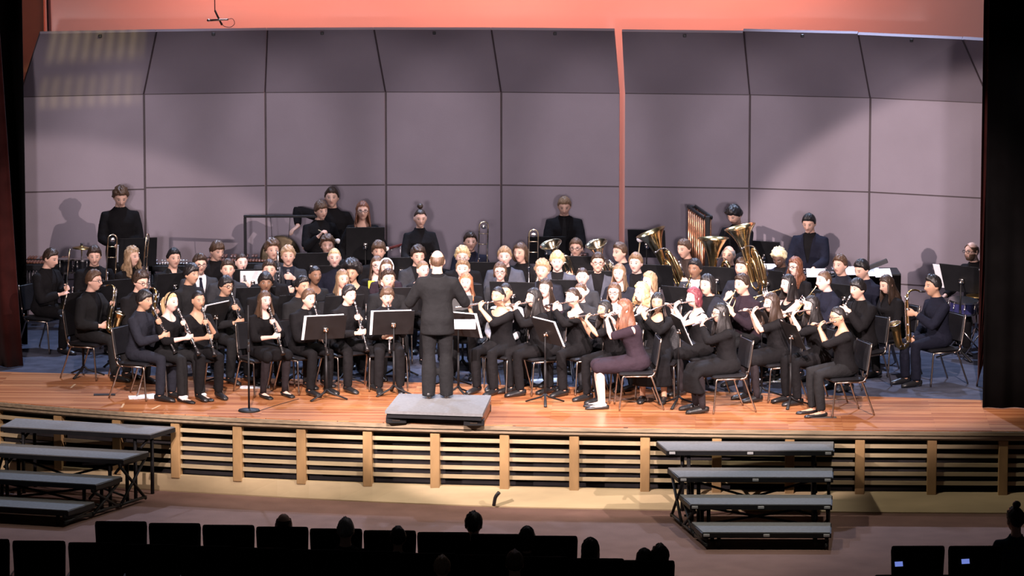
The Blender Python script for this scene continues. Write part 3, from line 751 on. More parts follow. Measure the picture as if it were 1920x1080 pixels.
def make_sax(name, mat=None):
    """alto size: mouthpiece at the origin, player behind along +Y; body down in front and a little to the player's right (-X)"""
    g = Geo()
    P = bez([(0, -.055, .006), (0, -.11, .022), (-.006, -.165, .012), (-.010, -.185, -.03), (-.02, -.180, -.12), (-.045, -.155, -.30), (-.065, -.135, -.43), (-.075, -.14, -.505), (-.080, -.185, -.540), (-.078, -.235, -.515), (-.070, -.262, -.44), (-.062, -.285, -.36), (-.058, -.305, -.305)], 84)
    R = lerp_r([.0065, .008, .010, .0125, .0165, .022, .028, .033, .036, .038, .040, .047, .064], len(P)); g.tube(P, R, 16)
    root = obj(name, g, mat or BRASS, smooth=True)
    m = Geo(); m.tube([(0, .008, -.003), (0, -.02, 0), (0, -.06, .007)], [.006, .011, .0125], 10); obj('mouthpiece', m, BLK, root, True)
    k = Geo(); T = P[18:66]
    for q in range(0, len(T), 3):
        c = T[q]; side = np.array([-.75, -.6, .1]) if q % 2 else np.array([.75, -.5, .1]); side = nrm(side); r = R[18 + q]
        k.lathe([(.0, 0), (.014, 0), (.014, .005), (0, .007)], 10, m4(frame(side), c + side * r))
    for off in ((.03, -.01, 0), (-.03, -.012, 0), (.012, -.032, 0)): k.tube(P[20:52:4] + np.array(off), .0032, 6)
    k.tube([P[46] + np.array([.045, -.01, 0]), P[56] + np.array([.05, 0, .03]), P[64] + np.array([.045, .04, 0])], .004, 6)
    b = P[-1]; k.torus(b, .065, .004, P[-1] - P[-3], 22, 6)
    obj('keywork', k, SILVER, root, True); return root
def make_tuba(name, h, w, mat, bell_r):
    """bell up; origin at the bottom bow; the bell over +X, valves towards -Y"""
    g = Geo(); bx = w * .30
    n = 30; z = np.linspace(h * .18, h, n); q = np.clip((z - h * .18) / (h * .82), 0, 1); R = .035 * h + (bell_r - .035 * h - .03 * h) * q ** 5 + .030 * h * q ** 1.2
    g.lathe([(r, zz) for r, zz in zip(R, z)] + [(R[-1] + .004, h + .003), (R[-1] - .006, h + .002)] + [(R[i] - .007, z[i]) for i in (-2, -4, -8, -14)], 28, m4(None, (bx, 0, 0)))
    def bow(x0, x1, z0, z1, r0, r1, y=0):
        P = bez([(x0, y, z1), (x0, y, z0 + abs(x1 - x0) * .45), ((x0 + x1) / 2, y, z0), (x1, y, z0 + abs(x1 - x0) * .45), (x1, y, z1)], 32); g.tube(P, lerp_r([r0, r1], len(P)), 14)
    bow(bx, -bx, .04 * h, h * .22, .036 * h, .030 * h)
    g.tube(bez([(-bx, 0, h * .2), (-bx, 0, h * .55), (-bx * .72, 0, h * .66), (-bx * .25, 0, h * .66), (0, -.02, h * .55), (0, -.02, h * .25)], 40), lerp_r([.030 * h, .016 * h], 41), 12)
    for y, s in ((-.055, .8), (-.075, .62), (.045, .7)):
        g.tube(bez([(bx * s, y, h * .5), (bx * s, y, h * .2), (0, y, h * .11), (-bx * s, y, h * .2), (-bx * s, y, h * .48), (-bx * .2, y, h * .56), (bx * .3, y, h * .5)], 48), .011 * h + .004, 8)
    root = obj(name, g, mat, smooth=True)
    for j in range(4):
        v = Geo(); v.lathe([(0, .0), (.017, .001), (.018, .14), (.012, .15), (.005, .152), (.005, .18), (.014, .182), (.014, .19), (0, .191)], 12, m4(None, (-bx * .75 + .042 * j, -.10, h * .26))); obj('valve', v, SILVER, root, True)
    m = Geo(); m.tube(bez([(-bx * .5, -.05, h * .55), (-bx * .4, -.03, h * .70), (-bx * .15, .05, h * .74), (-.02, .11, h * .73)], 20), .008, 8); m.lathe([(.009, 0), (.019, .03), (.016, .031)], 12, m4(frame((.3, 1, -.1)), (-.02, .11, h * .73))); obj('leadpipe', m, SILVER, root, True)
    return root
def make_bassclar():
    g = Geo(); g.tube([(0, 0, -.10), (0, 0, -1.0)], .019, 14)
    root = obj('bass_clarinet', g, EBONY, smooth=True)
    n = Geo(); n.tube(bez([(0, .17, -.005), (0, .10, .03), (0, .03, .02), (0, 0, -.05), (0, 0, -.11)], 24), lerp_r([.009, .014], 25), 10)
    n.tube(bez([(0, 0, -.99), (0, -.02, -1.05), (0, -.08, -1.07), (0, -.13, -1.0), (0, -.15, -.92)], 24), lerp_r([.019, .022, .03, .045, .062], 25), 14); obj('neck_and_bell', n, SILVER, root, True)
    k = Geo(); k.rod((.022, -.006, -.15), (.022, -.006, -.95), .0035, 6); k.rod((-.02, -.012, -.2), (-.02, -.012, -.9), .0035, 6)
    for z in np.linspace(-.17, -.93, 17):
        d = nrm((.5 * math.sin(z * 40), -1, 0)); k.lathe([(0, 0), (.013, 0), (.013, .006), (0, .007)], 10, m4(frame(d), d * .019 + np.array([0, 0, z])))
    obj('keywork', k, SILVER, root, True); return root
def make_bassoon():
    """along +Z, .0 the boot and 1.25 the bell"""
    wood = plain('maroon_maple', (.075, .016, .013), .3, coat=.3, noise=.3, nscale=20)
    g = Geo(); g.lathe([(0, 0), (.027, 0), (.030, .02), (.028, .42), (.020, .44), (.018, .8), (.021, .82), (.019, 1.05), (.023, 1.2), (.026, 1.23), (.018, 1.235), (.015, 1.2)], 16); g.tube([(.028, 0, .38), (.030, 0, .85)], .013, 10)
    root = obj('bassoon', g, wood, smooth=True)
    r = Geo(); r.lathe([(.027, 1.205), (.0285, 1.21), (.0285, 1.232), (.025, 1.236)], 16); obj('bell_ring', r, plain('ivory', (.8, .77, .7), .4, noise=.05), root, True)
    k = Geo(); k.tube(bez([(.03, 0, .85), (.035, -.02, .92), (.05, -.12, .93), (.055, -.22, .86)], 20), .0045, 6)
    for z in np.linspace(.1, 1.1, 15): k.lathe([(0, 0), (.011, 0), (.011, .006), (0, .007)], 8, m4(frame((.2 * math.sin(z * 30), -1, 0)), (0, -.025, z)))
    k.rod((-.012, -.024, .1), (-.012, -.022, 1.1), .003, 6); obj('keywork', k, SILVER, root, True); return root

PROTO = {}
def proto(kind):
    if kind in PROTO: return copy_tree(PROTO[kind])
    PROTO[kind] = dict(clarinet=make_clarinet, oboe=lambda: make_clarinet('oboe', .62, .022), flute=make_flute, trumpet=make_trumpet, trombone=make_trombone, alto=lambda: make_sax('alto_saxophone'),
        tenor=lambda: make_sax('tenor_saxophone', DKBRASS), tuba=lambda: make_tuba('tuba', .90, .40, BRASS, .20), euph=lambda: make_tuba('euphonium', .62, .30, PALEB, .145),
        bassclar=make_bassclar, bassoon=make_bassoon)[kind]()
    return PROTO[kind]
INAME = dict(clarinet='clarinet', oboe='oboe', flute='flute', trumpet='trumpet', trombone='trombone', alto='saxophone', tenor='saxophone', tuba='tuba', euph='euphonium', bassclar='bass clarinet', bassoon='bassoon')
IDESC = dict(clarinet='black clarinet with silver keys', oboe='slim black oboe', flute='silver flute', trumpet='brass trumpet', trombone='upright trombone', alto='brass alto saxophone', tenor='dark brass tenor saxophone', tuba='big brass tuba', euph='brass euphonium', bassclar='tall bass clarinet')
def give_instrument(sp):
    a = sp['act']; k = sp['k']
    if a not in INAME: return
    o = proto(a); t = k.tools
    if a in ('clarinet', 'oboe', 'flute'): L = m4(frame(t['t'], -k.fh if a != 'flute' else Z3), t['o'])
    elif a == 'trumpet':
        z = t['t']; x = k.rh; y = nrm(np.cross(z, x)); y = y if y[2] < 0 else -y; x = np.cross(y, z); L = m4(np.stack([x, y, z], 1), t['o'])
    elif a in ('alto', 'tenor'): L = m4(np.stack([k.rh, -k.fh, Z3], 1) * t['sz'], t['o'])
    elif a == 'trombone': L = m4(frame(nrm(sp.get('up', (.05, -.08, 1))), (0, 1, 0)) @ rz(sp.get('spin', .3)), t['o'])
    elif a in ('tuba', 'euph'):
        L = m4(frame(nrm(sp.get('up', (.12, .0, 1))), (0, 1, 0)) @ rz(sp.get('spin', PI)), k.hip + np.array([sp.get('ox', .05), -.21, sp.get('oz', .10 if a == 'tuba' else .12)]))
    elif a == 'bassclar': L = m4(np.stack([k.rh, -k.fh, Z3], 1), k.mouth + k.fh * .17 + Z3 * .0)
    if 'ipx' in sp:      # where the photograph shows the instrument, when it is not at the mouth
        W = sp['M'] @ L; P = at_y(*sp['ipx'], W[1, 3] + sp.get('idy', 0)); W[:3, 3] = P; M = W
    else: M = sp['M'] @ L
    if sp.get('isc'): M = M @ np.diag([sp['isc']] * 3 + [1])
    setm(o, M)
    d = sp.get('idesc', IDESC[a]); verb = 'held by' if a in ('trombone', 'tuba', 'euph') else 'played by'
    lab = f"{d} {verb} the {sp['who']}"
    if len(lab.split()) > 16: lab = f"{INAME[a]} {verb} the {sp['who']}"
    tag(o, lab, INAME[a], {'clarinet': 'clarinets in the left front rows', 'flute': 'flutes right of the conductor', 'trumpet': 'trumpets', 'trombone': 'trombones', 'tuba': 'low brass', 'euph': 'low brass'}.get(a))
    sp['i'] = o

# ------------------------------------------------------------------ chairs and music stands
def make_chair():
    root = empty('stacking_chair')
    s = Geo(); s.bbox((-.225, -.23, .415), (.225, .20, .455), .016); obj('seat', s, VINYL, root, auto=40)
    b = Geo(); b.bbox((-.215, -.018, -.17), (.215, .018, .17), .015, m4(rx(-.16), (0, .235, .685))); obj('backrest', b, VINYL, root, auto=40)
    for sx in (-1, 1):
        g = Geo(); g.tube(bez([(sx * .215, -.17, .412), (sx * .222, -.195, .39), (sx * .23, -.215, .2), (sx * .235, -.235, .006)], 16), .011, 8); obj('leg', g, CHAIRM, root, True)
        g = Geo(); g.tube(bez([(sx * .215, .10, .408), (sx * .222, .15, .39), (sx * .23, .22, .2), (sx * .235, .295, .006)], 16), .011, 8); obj('leg', g, CHAIRM, root, True)
        g = Geo(); g.rod((sx * .218, -.18, .408), (sx * .218, .19, .408), .010, 8); g.tube(bez([(sx * .222, .10, .40), (sx * .224, .175, .43), (sx * .224, .215, .56), (sx * .220, .262, .855)], 20), .011, 8); obj('side_frame', g, CHAIRM, root, True)
        g = Geo(); g.bbox((sx * .225 - .014, .165, .455), (sx * .225 + .014, .20, .495), .006); obj('bracket', g, CHROME, root)
    for sx in (-1, 1):
        for y in (-.235, .295):
            pass
    return root
def make_stand():
    """the desk faces -Y; its origin is on the floor under the pole"""
    root = empty('music_stand'); H = .88
    R = rx(-.42); M = m4(R, (0, .0, H))
    g = Geo(); g.bbox((-.25, -.004, -.15), (.25, .004, .19), .003, M); obj('desk', g, BLKM, root)
    g = Geo(); g.box((-.25, -.062, -.155), (.25, -.002, -.149), M); g.box((-.25, -.064, -.155), (.25, -.060, -.138), M); obj('ledge', g, BLKM, root)
    g = Geo(); g.rod((0, .03, .10), (0, .03, .55), .014, 10); g.rod((0, .03, .5), (0, .03, H - .03), .0095, 10); obj('pole', g, BLKM, root, True)
    g = Geo(); g.lathe([(0, 0), (.014, .0), (.016, .03), (.0, .032)], 10, m4(frame((0, 1, 0)), (0, .02, H - .02))); g.bbox((-.03, .004, -.03), (.03, .03, .03), .006, M); obj('knob', g, CHROME, root, True)
    for j in range(3):
        a = j * 2 * PI / 3 + .5; c, s_ = math.cos(a), math.sin(a)
        g = Geo(); g.tube([(0, .03, .13), (.05 * c, .03 + .05 * s_, .085), (.26 * c, .03 + .26 * s_, .012)], [[.014, .012], [.014, .012], [.020, .009]], 8, ref=(0, 0, 1)); obj('leg', g, BLKM, root, True)
    return root
STAND_MESH = {}
def stand(px, py, h, label, zd=None, base=None, H=None, tilt=None, sheet=None, group='musicians\' music stands', wide=None):
    """px,py: the middle of the desk in the photograph; h: heading of the reader"""
    if 'stand' not in PROTO: PROTO['stand'] = make_stand(); o = PROTO['stand']
    else: o = copy_tree(PROTO['stand'])
    zz = zd if zd else .89
    P = at_z(px, py, zz); 
    if base: P[:2] = at_z(*base, 0)[:2]; 
    o.location = (P[0], P[1], 0); o.rotation_euler = (0, 0, math.radians(h + 180))
    k = zz / .89
    o.scale = (1, 1, k)
    if wide: o.scale = (wide, 1, k)
    tag(o, label, 'music stand', group)
    if sheet:
        g = Geo(); n = sheet if isinstance(sheet, int) else 2
        w = .262 * n
        sx_ = .035 * (1 if sheet > 0 else -1); w = .245 * abs(n); g.box((-w / 2 + sx_, -.012, -.148), (w / 2 + sx_, -.007, .192)); 
        s = obj('sheet_music', g, PAPER)
        M = m4(rz(math.radians(h + 180)), (P[0], P[1], 0)) @ m4(rx(-.42), (0, 0, .88 * k)); setm(s, M)
        tag(s, 'white sheet music open on the ' + label.replace('black music ', '').replace('small ', ''), 'sheet music', 'sheet music on the stands')
    return o
def chair_for(sp):
    if 'chair' not in PROTO: PROTO['chair'] = make_chair(); o = PROTO['chair']
    else: o = copy_tree(PROTO['chair'])
    M = sp['M'].copy(); M = M @ m4(None, (0, -.02, 0)); M[2, 3] = sp.get('z0', 0); setm(o, M)
    tag(o, f"black padded stacking chair under the {sp['who']}", 'chair', "musicians' stacking chairs"); return o
# ------------------------------------------------------------------ the setting
def planks():
    """hardwood strips running across the stage, each with its own tone, glossy varnish"""
    m, nt, b = _new('stage_hardwood'); b.inputs['Roughness'].default_value = .33; b.inputs['Coat Weight'].default_value = .12; b.inputs['Coat Roughness'].default_value = .3
    tc = nt.nodes.new('ShaderNodeTexCoord'); mp = nt.nodes.new('ShaderNodeMapping'); mp.inputs['Rotation'].default_value = (0, 0, math.radians(2.5))
    br = nt.nodes.new('ShaderNodeTexBrick'); br.inputs['Scale'].default_value = 1.0; br.inputs['Brick Width'].default_value = 1.7; br.inputs['Row Height'].default_value = .07
    br.inputs['Mortar Size'].default_value = .0012; br.inputs['Bias'].default_value = 0; br.offset = .37; br.offset_frequency = 3
    br.inputs['Color1'].default_value = (.27, .088, .031, 1); br.inputs['Color2'].default_value = (.50, .225, .095, 1); br.inputs['Mortar'].default_value = (.10, .04, .02, 1)
    n = nt.nodes.new('ShaderNodeTexNoise'); n.inputs['Scale'].default_value = 1; n.inputs['Detail'].default_value = 5
    mp2 = nt.nodes.new('ShaderNodeMapping'); mp2.inputs['Scale'].default_value = (1.5, 40, 1)
    mx = nt.nodes.new('ShaderNodeMix'); mx.data_type = 'RGBA'; mx.blend_type = 'MULTIPLY'; mx.inputs['Factor'].default_value = .35
    r = nt.nodes.new('ShaderNodeValToRGB'); r.color_ramp.elements[0].color = (.55, .5, .45, 1); r.color_ramp.elements[1].color = (1.25, 1.2, 1.15, 1); r.color_ramp.elements[0].position = .3; r.color_ramp.elements[1].position = .7
    l = nt.links.new; l(tc.outputs['Object'], mp.inputs['Vector']); l(mp.outputs['Vector'], br.inputs['Vector']); l(tc.outputs['Object'], mp2.inputs['Vector']); l(mp2.outputs['Vector'], n.inputs['Vector'])
    l(n.outputs['Fac'], r.inputs['Fac']); l(br.outputs['Color'], mx.inputs[6]); l(r.outputs['Color'], mx.inputs[7]); l(mx.outputs[2], b.inputs['Base Color']); return m
def grain(name, col, rough=.5, amt=.22, sc=(2, 2, 22)):
    m, nt, b = _new(name); b.inputs['Roughness'].default_value = rough
    tc = nt.nodes.new('ShaderNodeTexCoord'); mp = nt.nodes.new('ShaderNodeMapping'); mp.inputs['Scale'].default_value = sc
    n = nt.nodes.new('ShaderNodeTexNoise'); n.inputs['Scale'].default_value = 1; n.inputs['Detail'].default_value = 6
    r = nt.nodes.new('ShaderNodeValToRGB'); r.color_ramp.elements[0].position = .3; r.color_ramp.elements[1].position = .7
    r.color_ramp.elements[0].color = (*[c * (1 - amt) for c in col], 1); r.color_ramp.elements[1].color = (*[min(1, c * (1 + amt)) for c in col], 1)
    l = nt.links.new; l(tc.outputs['Object'], mp.inputs['Vector']); l(mp.outputs['Vector'], n.inputs['Vector']); l(n.outputs['Fac'], r.inputs['Fac']); l(r.outputs['Color'], b.inputs['Base Color']); return m
WOOD = planks()
MAPLE = grain('pale_maple', (.43, .345, .205), .5, .15, (3, 3, 30)); PLY = grain('birch_plywood', (.46, .355, .205), .55, .14, (1.2, 6, 6)); OAK = grain('amber_post', (.36, .225, .10), .45, .15, (8, 8, 3))
NOSE = grain('weathered_edge_board', (.25, .19, .12), .6, .3, (2.5, 40, 40)); DARKV = plain('under_stage_void_shade', (.012, .009, .010), .9, noise=.3)
CARPET_ST = plain('blue_grey_stage_carpet', (.058, .064, .090), .95, spec=.1, noise=.25, nscale=5, bump=.3, bscale=150)
CARPET_AU = plain('mauve_auditorium_carpet', (.185, .112, .094), .95, spec=.1, noise=.10, nscale=3, bump=.3, bscale=120)
SHELL = plain('shell_fabric', (.34, .295, .335), .85, spec=.2, noise=.035, nscale=2.2, bump=.08, bscale=90)
SHELL_E = plain('shell_edge_trim', (.07, .05, .055), .6, noise=.15)
CYC = plain('white_cyclorama', (.78, .74, .70), .95, spec=.05, noise=.02, nscale=1.2)
VELOUR = plain('black_velour', (.0025, .0022, .0022), 1.0, spec=.02, noise=.2, nscale=3)
REDV = plain('dark_red_velour', (.030, .007, .006), .95, spec=.05, sheen=.05, noise=.25, nscale=4)
GREYC = plain('grey_tread_carpet', (.175, .18, .185), .95, spec=.1, noise=.1, nscale=30, bump=.3, bscale=200)
SEATF = plain('black_seat_fabric', (.007, .007, .008), .95, spec=.1, noise=.2, nscale=20)
BROWNW = plain('brown_side_wall', (.30, .15, .10), .8, noise=.12, nscale=2)

def arc(X):
    """distance of the stage lip at sideways position X (it bows out towards the house)"""
    xs = np.array([-9, -7.5, -6.12, -4.01, -1.99, 0, 1.97, 3.9, 5.88, 7.5, 9]); ys = np.array([52.6, 51.25, 50.28, 49.40, 48.90, 48.65, 48.44, 48.33, 48.265, 48.3, 48.4])
    return np.interp(X, XS_, YS_) if False else np.array([float(np.polyval(ARC_P, x)) for x in np.atleast_1d(X)])
_xs = np.array([-7.5, -6.12, -4.01, -1.99, 0, 1.97, 3.9, 5.88, 8]); _ys = np.array([51.1, 50.28, 49.40, 48.90, 48.65, 48.44, 48.33, 48.265, 48.30])
ARC_P = np.polyfit(_xs, _ys, 4)
BX = np.linspace(-8, 8.5, 45)
def carpet_line(X): return np.interp(X, [-9, -6.37, -1.86, .03, 2.65, 5.62, 9], [52.9, 52.42, 51.74, 51.42, 50.92, 50.35, 49.75])
def sheet_geo(xs, y0, y1, z, th):
    g = Geo(); n = len(xs)
    top = [(x, a, z) for x, a in zip(xs, y0)] + [(x, a, z) for x, a in zip(xs, y1)]; bot = [(x, y, z - th) for x, y, _ in top]
    F = []
    for i in range(n - 1):
        F += [(i, i + 1, n + i + 1, n + i), (2*n + i, 3*n + i, 3*n + i + 1, 2*n + i + 1), (i, 2*n + i, 2*n + i + 1, i + 1), (n + i, n + i + 1, 3*n + i + 1, 3*n + i)]
    F += [(0, n, 3*n, 2*n), (n - 1, 3*n - 1, 4*n - 1, 2*n - 1)]
    return g.add(top + bot, F)
ya = arc(BX)
tag(obj('floor', sheet_geo(BX, ya, carpet_line(BX), 0, .05), WOOD), kind='structure')
tag(obj('floor', sheet_geo(BX, carpet_line(BX), np.full(len(BX), 62.0), 0, .05), CARPET_ST), kind='structure')
g = Geo(); g.add([(-14, 30, -.94), (14, 30, -.94), (14, 56, -.94), (-14, 56, -.94)], [(0, 1, 2, 3)]); tag(obj('floor', g, CARPET_AU), kind='structure')
# lip of the stage: stepped edge boards following the bow
def swept(name, prof, mat, xs=BX, kind='structure'):
    g = Geo(); R = [np.array([(x, y + dy, z) for dy, z in prof]) for x, y in zip(xs, arc(xs))]; g.loft(R); return tag(obj(name, g, mat), kind=kind)
swept('trim_1', [(-.02, -.010), (.25, -.010), (.25, -.056), (-.02, -.056)], NOSE)
swept('trim_2', [(.03, -.056), (.25, -.056), (.25, -.068), (.03, -.068)], SHELL_E)
swept('trim_3', [(.0, -.068), (.25, -.068), (.25, -.098), (.0, -.098)], NOSE)
swept('trim_4', [(.04, -.102), (.25, -.102), (.25, -.124), (.04, -.124)], MAPLE)
swept('wall_front', [(.30, -.05), (.36, -.05), (.36, -.94), (.30, -.94)], DARKV)  # dark sheet painted as the unlit void behind the slats
KX = np.interp(BX, [-8, -4, -3.2, -2, 0, 2, 9], [.04, .04, .03, -.04, -.165, -.16, -.16])
g = Geo(); g.loft([np.array([(x, y + .05, -.742), (x, y + .08, -.735), (x, y + .13, -.74), (x, y + .10, -.94), (x, y + k_, -.94), (x, y + k_ - .003, -.925)]) for x, y, k_ in zip(BX, arc(BX), KX)]); tag(obj('baseboard_front', g, PLY), kind='structure')
# slatted bays between posts
post_px = [(-40, 805), (88, 810), (205, 818), (320, 828), (440, 840), (562, 845), (688, 850), (815, 855), (945, 860), (1075, 862), (1207, 866), (1340, 868), (1475, 870), (1605, 870), (1738, 870), (1870, 870), (1985, 870), (2110, 870)]
post_x = [at_y(px, 860, 48.9)[0] for px, _ in post_px]
def tangent(x): e = .05; a, b = arc(x - e)[0], arc(x + e)[0]; return math.atan2(b - a, 2 * e)
for i, x in enumerate(post_x):
    M = m4(rz(tangent(x)), (x, arc(x)[0], 0)); g = Geo(); g.bbox((-.055, .03, -.775), (.055, .14, -.122), .006, M)
    tag(obj('trim_5', g, OAK), kind='structure')
for i in range(len(post_x) - 1):
    x0, x1 = post_x[i] + .05, post_x[i + 1] - .05; xs = np.linspace(x0, x1, 6)
    g = Geo()
    for q in range(5):
        z = -.181 - q * .107; hgt = .045
        g.loft([np.array([(x, y + dy, zz) for dy, zz in ((.075, z), (.10, z), (.10, z - hgt), (.075, z - hgt))]) for x, y in zip(xs, arc(xs))])
    tag(obj('wall_slats', g, MAPLE), kind='structure')
g = Geo(); c = at_z(936, 923, -.745); e = at_z(926, 947, -.91); g.tube(bez([c, c * .5 + e * .5 + np.array([-.012, -.02, .02]), e], 10), [[.024, .022]] * 11, 8)
tag(obj('rubber_cable_cover', g, BLK, smooth=True), 'short black strip curving down the plywood kickboard under the stage', 'cable cover')

# ---- acoustic shell: nine free-standing towers
bx = [40, 270, 497, 722, 938, 1165, 1403, 1628, 1853, 2075]; by = [56.88, 57.23, 57.47, 57.55, 57.53, 57.36, 57.17, 56.76, 56.05, 55.1]
tx = [75, 292, 500, 700, 920, 1152, 1393, 1608, 1803, 2000]; side = ['far left', 'second from the left', 'third from the left', 'fourth from the left', 'middle', 'right of the glowing gap', 'third from the right', 'second from the right', 'far right']
near = ['beside the black curtain', 'behind the standing percussionist with clasped hands', 'behind the gong frame', 'behind the woman with a bun', 'behind the bald conductor and back-row trombones', 'just right of the glowing orange gap', 'behind the tubas and the copper chimes', 'behind the standing man in a navy suit', 'cut off by the right-hand curtain']
near = ['at the far left, patterned with yellow light', 'behind the curly-haired percussionist with clasped hands', 'behind the gong and its square frame', 'behind the woman with a top bun', 'left of the orange gap, behind the man in a tie', 'right of the orange gap, behind the mallet', 'behind the tubas and the boy looking down', 'at the far right, behind the drummer', 'tipped away at the very right edge']
PX = lambda px, Y: (px - 960) / F_PX * math.hypot(1, 0) * Y
for i in range(9):
    root = empty('acoustic_shell_tower'); gap = .016
    def col(px, Y, z): 
        d = _ray(px, 540); v = np.array([px - 960, 0, 0]); P = at_z(px, 347, 1.72); return None
    def corner(px, Y, z):   # sideways place from the picture at the middle seam, depth surveyed
        dep = Y * math.cos(PITCH) + (CAM_H - z) * math.sin(PITCH); return np.array([(px - 960) / F_PX * dep, Y, z])
    gl = .0006 if i not in (5,) else .045; gr = .0006 if i != 4 else .030
    bL = corner(bx[i], by[i], 1.72) + np.array([gl, 0, 0]); bR = corner(bx[i + 1], by[i + 1], 1.72) - np.array([gr, 0, 0])
    nn = nrm([bR[1] - bL[1], -(bR[0] - bL[0]), 0])           # towards the house
    t = np.array([0, 0, 1.])
    def slab(z0, z1, dz=.006, back=.05):
        a = Geo(); q = [bL + t * (z0 + dz - 1.72), bR + t * (z0 + dz - 1.72), bR + t * (z1 - dz - 1.72), bL + t * (z1 - dz - 1.72)]
        a.add([*q, *[p - nn * back for p in q]], [(0,1,2,3),(7,6,5,4),(0,4,5,1),(1,5,6,2),(2,6,7,3),(3,7,4,0)]); return a
    zj = -.02 if i == 0 else 0
    obj('base_panel', slab(.03, .50), SHELL, root); obj('lower_panel', slab(.50, 1.72 + zj), SHELL, root); obj('middle_panel', slab(1.72 + zj, 2.99), SHELL, root)
    q0, q1 = bL + t * (2.99 - 1.72), bR + t * (2.99 - 1.72); dy = .62; zt = 3.885 + (.012 if i in (6,) else 0) - (.012 if i == 5 else 0)
    g0 = .0 if i != 5 else .08
    c3 = corner(tx[i] + (.15 if i != 5 else 14), by[i] - dy, zt); c2 = corner(tx[i + 1] - .15, by[i + 1] - dy, zt)
    up = nrm(np.cross(q1 - q0, c2 - q1)); up = up if up[1] > 0 else -up
    a = Geo(); q = [q0, q1, c2, c3]; a.add([*q, *[p + up * .05 for p in q]], [(0,1,2,3),(7,6,5,4),(0,4,5,1),(1,5,6,2),(2,6,7,3),(3,7,4,0)]); can = obj('canopy_panel', a, SHELL, root)
    if i not in (0, 5):
        g = Geo(); sh_ = nrm(q1 - q0) * .036; g.tube([q0 + up * .08 + sh_, c3 * .95 + q0 * .05 + up * .08 + sh_], [[.03, .012]] * 2, 6, ref=up); obj('canopy_light_block', g, SHELL_E, can)  # unseen bar added behind the canopy joint to block leaking orange light
        g = Geo(); v0, v1 = q0 - up * .003, c3 - up * .003; sd = nrm(q1 - q0) * .010; v0 = v0 + sd * 1.1; v1 = v1 + sd * 1.1; lo = -up * .004; g.add([v0 - sd, v0 + sd, v1 + sd, v1 - sd, *(p + lo for p in (v0 - sd, v0 + sd, v1 + sd, v1 - sd))], [(0,1,2,3),(7,6,5,4),(0,4,5,1),(1,5,6,2),(2,6,7,3),(3,7,4,0)]); obj('canopy_seam', g, SHELL_E, can)
    hk = Geo(); mid = c3 * .48 + c2 * .52; hk.bbox(mid + np.array([-.022, -.035, -.065]), mid + np.array([.022, -.0, -.02]), .006); obj('hook', hk, BLK, can)
    for zz in (.50, 1.72 + zj, 2.99):
        e = Geo()
        p0, p1 = bL + t * (zz - 1.72) + nrm(bR - bL) * .002, bR + t * (zz - 1.72) - nrm(bR - bL) * .002; e.add([*(p + nn * f + t * h for h in (-.009, .009) for p in (p0, p1) for f in (-.03, .002))], [(0,1,3,2),(4,6,7,5),(1,5,7,3),(0,2,6,4),(0,4,5,1),(2,3,7,6)]); obj('seam_trim', e, SHELL_E, root)
    if i != 5:
        s = Geo(); c0 = bL - nn * .078; s.box(c0 + np.array([.004, -.02, -1.70]), c0 + np.array([.036, .02, 1.27])); obj('edge_post', s, SHELL_E, root)
    if i not in (0, 5):    # dark joint strip up the seam between two towers
        a = Geo(); w_ = nrm(bR - bL); e0 = bL + nn * .004; q = [e0 + w_ * .0005, e0 + w_ * .028, e0 + w_ * .028 - nn * .003, e0 + w_ * .0005 - nn * .003]
        a.add([*[p + t * (.03 - 1.72) for p in q], *[p + t * (2.985 - 1.72) for p in q]], [(3,2,1,0),(4,5,6,7),(0,1,5,4),(1,2,6,5),(2,3,7,6),(3,0,4,7)]); obj('joint_strip', a, SHELL_E, root)
    ft = Geo(); mdl = (bL + bR) / 2
    for p in (bL * .9 + bR * .1, bL * .1 + bR * .9): ft.bbox(p - nn * .75 + np.array([-.04, 0, -1.71]), p - nn * .02 + np.array([.04, 0.0, -1.66]), .01) if False else ft.rod(p - nn * .7 + t * -1.68, p - nn * .02 + t * -1.68, .03, 8)
    obj('foot', ft, SHELL_E, root)
    g = Geo(); g.rod(mdl - nn * .65 + t * -1.66, mdl - nn * .06 + t * 1.0, .025, 8); obj('brace', g, SHELL_E, root)
    tag(root, 'tall grey acoustic shell tower ' + near[i], 'acoustic shell', 'grey acoustic shell towers')
# ---- cyclorama, side wall, curtains
g = Geo(); g.box((-6.62, 60.4, 0), (9.5, 60.46, 9)); tag(obj('wall_back', g, CYC), kind='structure')
g = Geo(); g.box((-9.5, 60.2, 0), (-6.62, 60.46, 9)); tag(obj('wall_back', g, BROWNW), kind='structure')
g = Geo(); g.rod((-6.50, 60.2, 0), (-6.60, 60.2, 9), .03, 8); tag(obj('trim_6', g, SHELL_E), kind='structure')
def curtain(x0, x1, Y, z0, z1, amp, pitch, mat, lab, x1b=None, name='stage_curtain'):
    n = 90; g = Geo(); u = np.linspace(0, 1, n); R = []
    for z, fl in ((z1, .6), (z1 * .6 + z0 * .4, .9), (z0 + .6, 1.1), (z0, 1.25)):
        w = 1.0; xe = x1 if x1b is None else np.interp(z, [z0, z1], [x1b, x1]); x = x0 + (xe - x0) * u
        y = Y + amp * fl * np.sin(u * abs(x1 - x0) / pitch * 2 * PI) + .3 * amp * np.sin(u * 17)
        F_ = np.stack([x, y, np.full(n, z)], 1); B_ = np.stack([x, y + .03, np.full(n, z)], 1)[::-1]; R.append(np.vstack([F_, B_]))
    g.loft(R); return tag(obj(name, g, mat, smooth=True), lab, 'curtain', 'stage curtains')
curtain(-8.6, -6.27, 54.6, .01, 9, .06, .34, VELOUR, 'black velour curtain hanging at the left side of the stage')
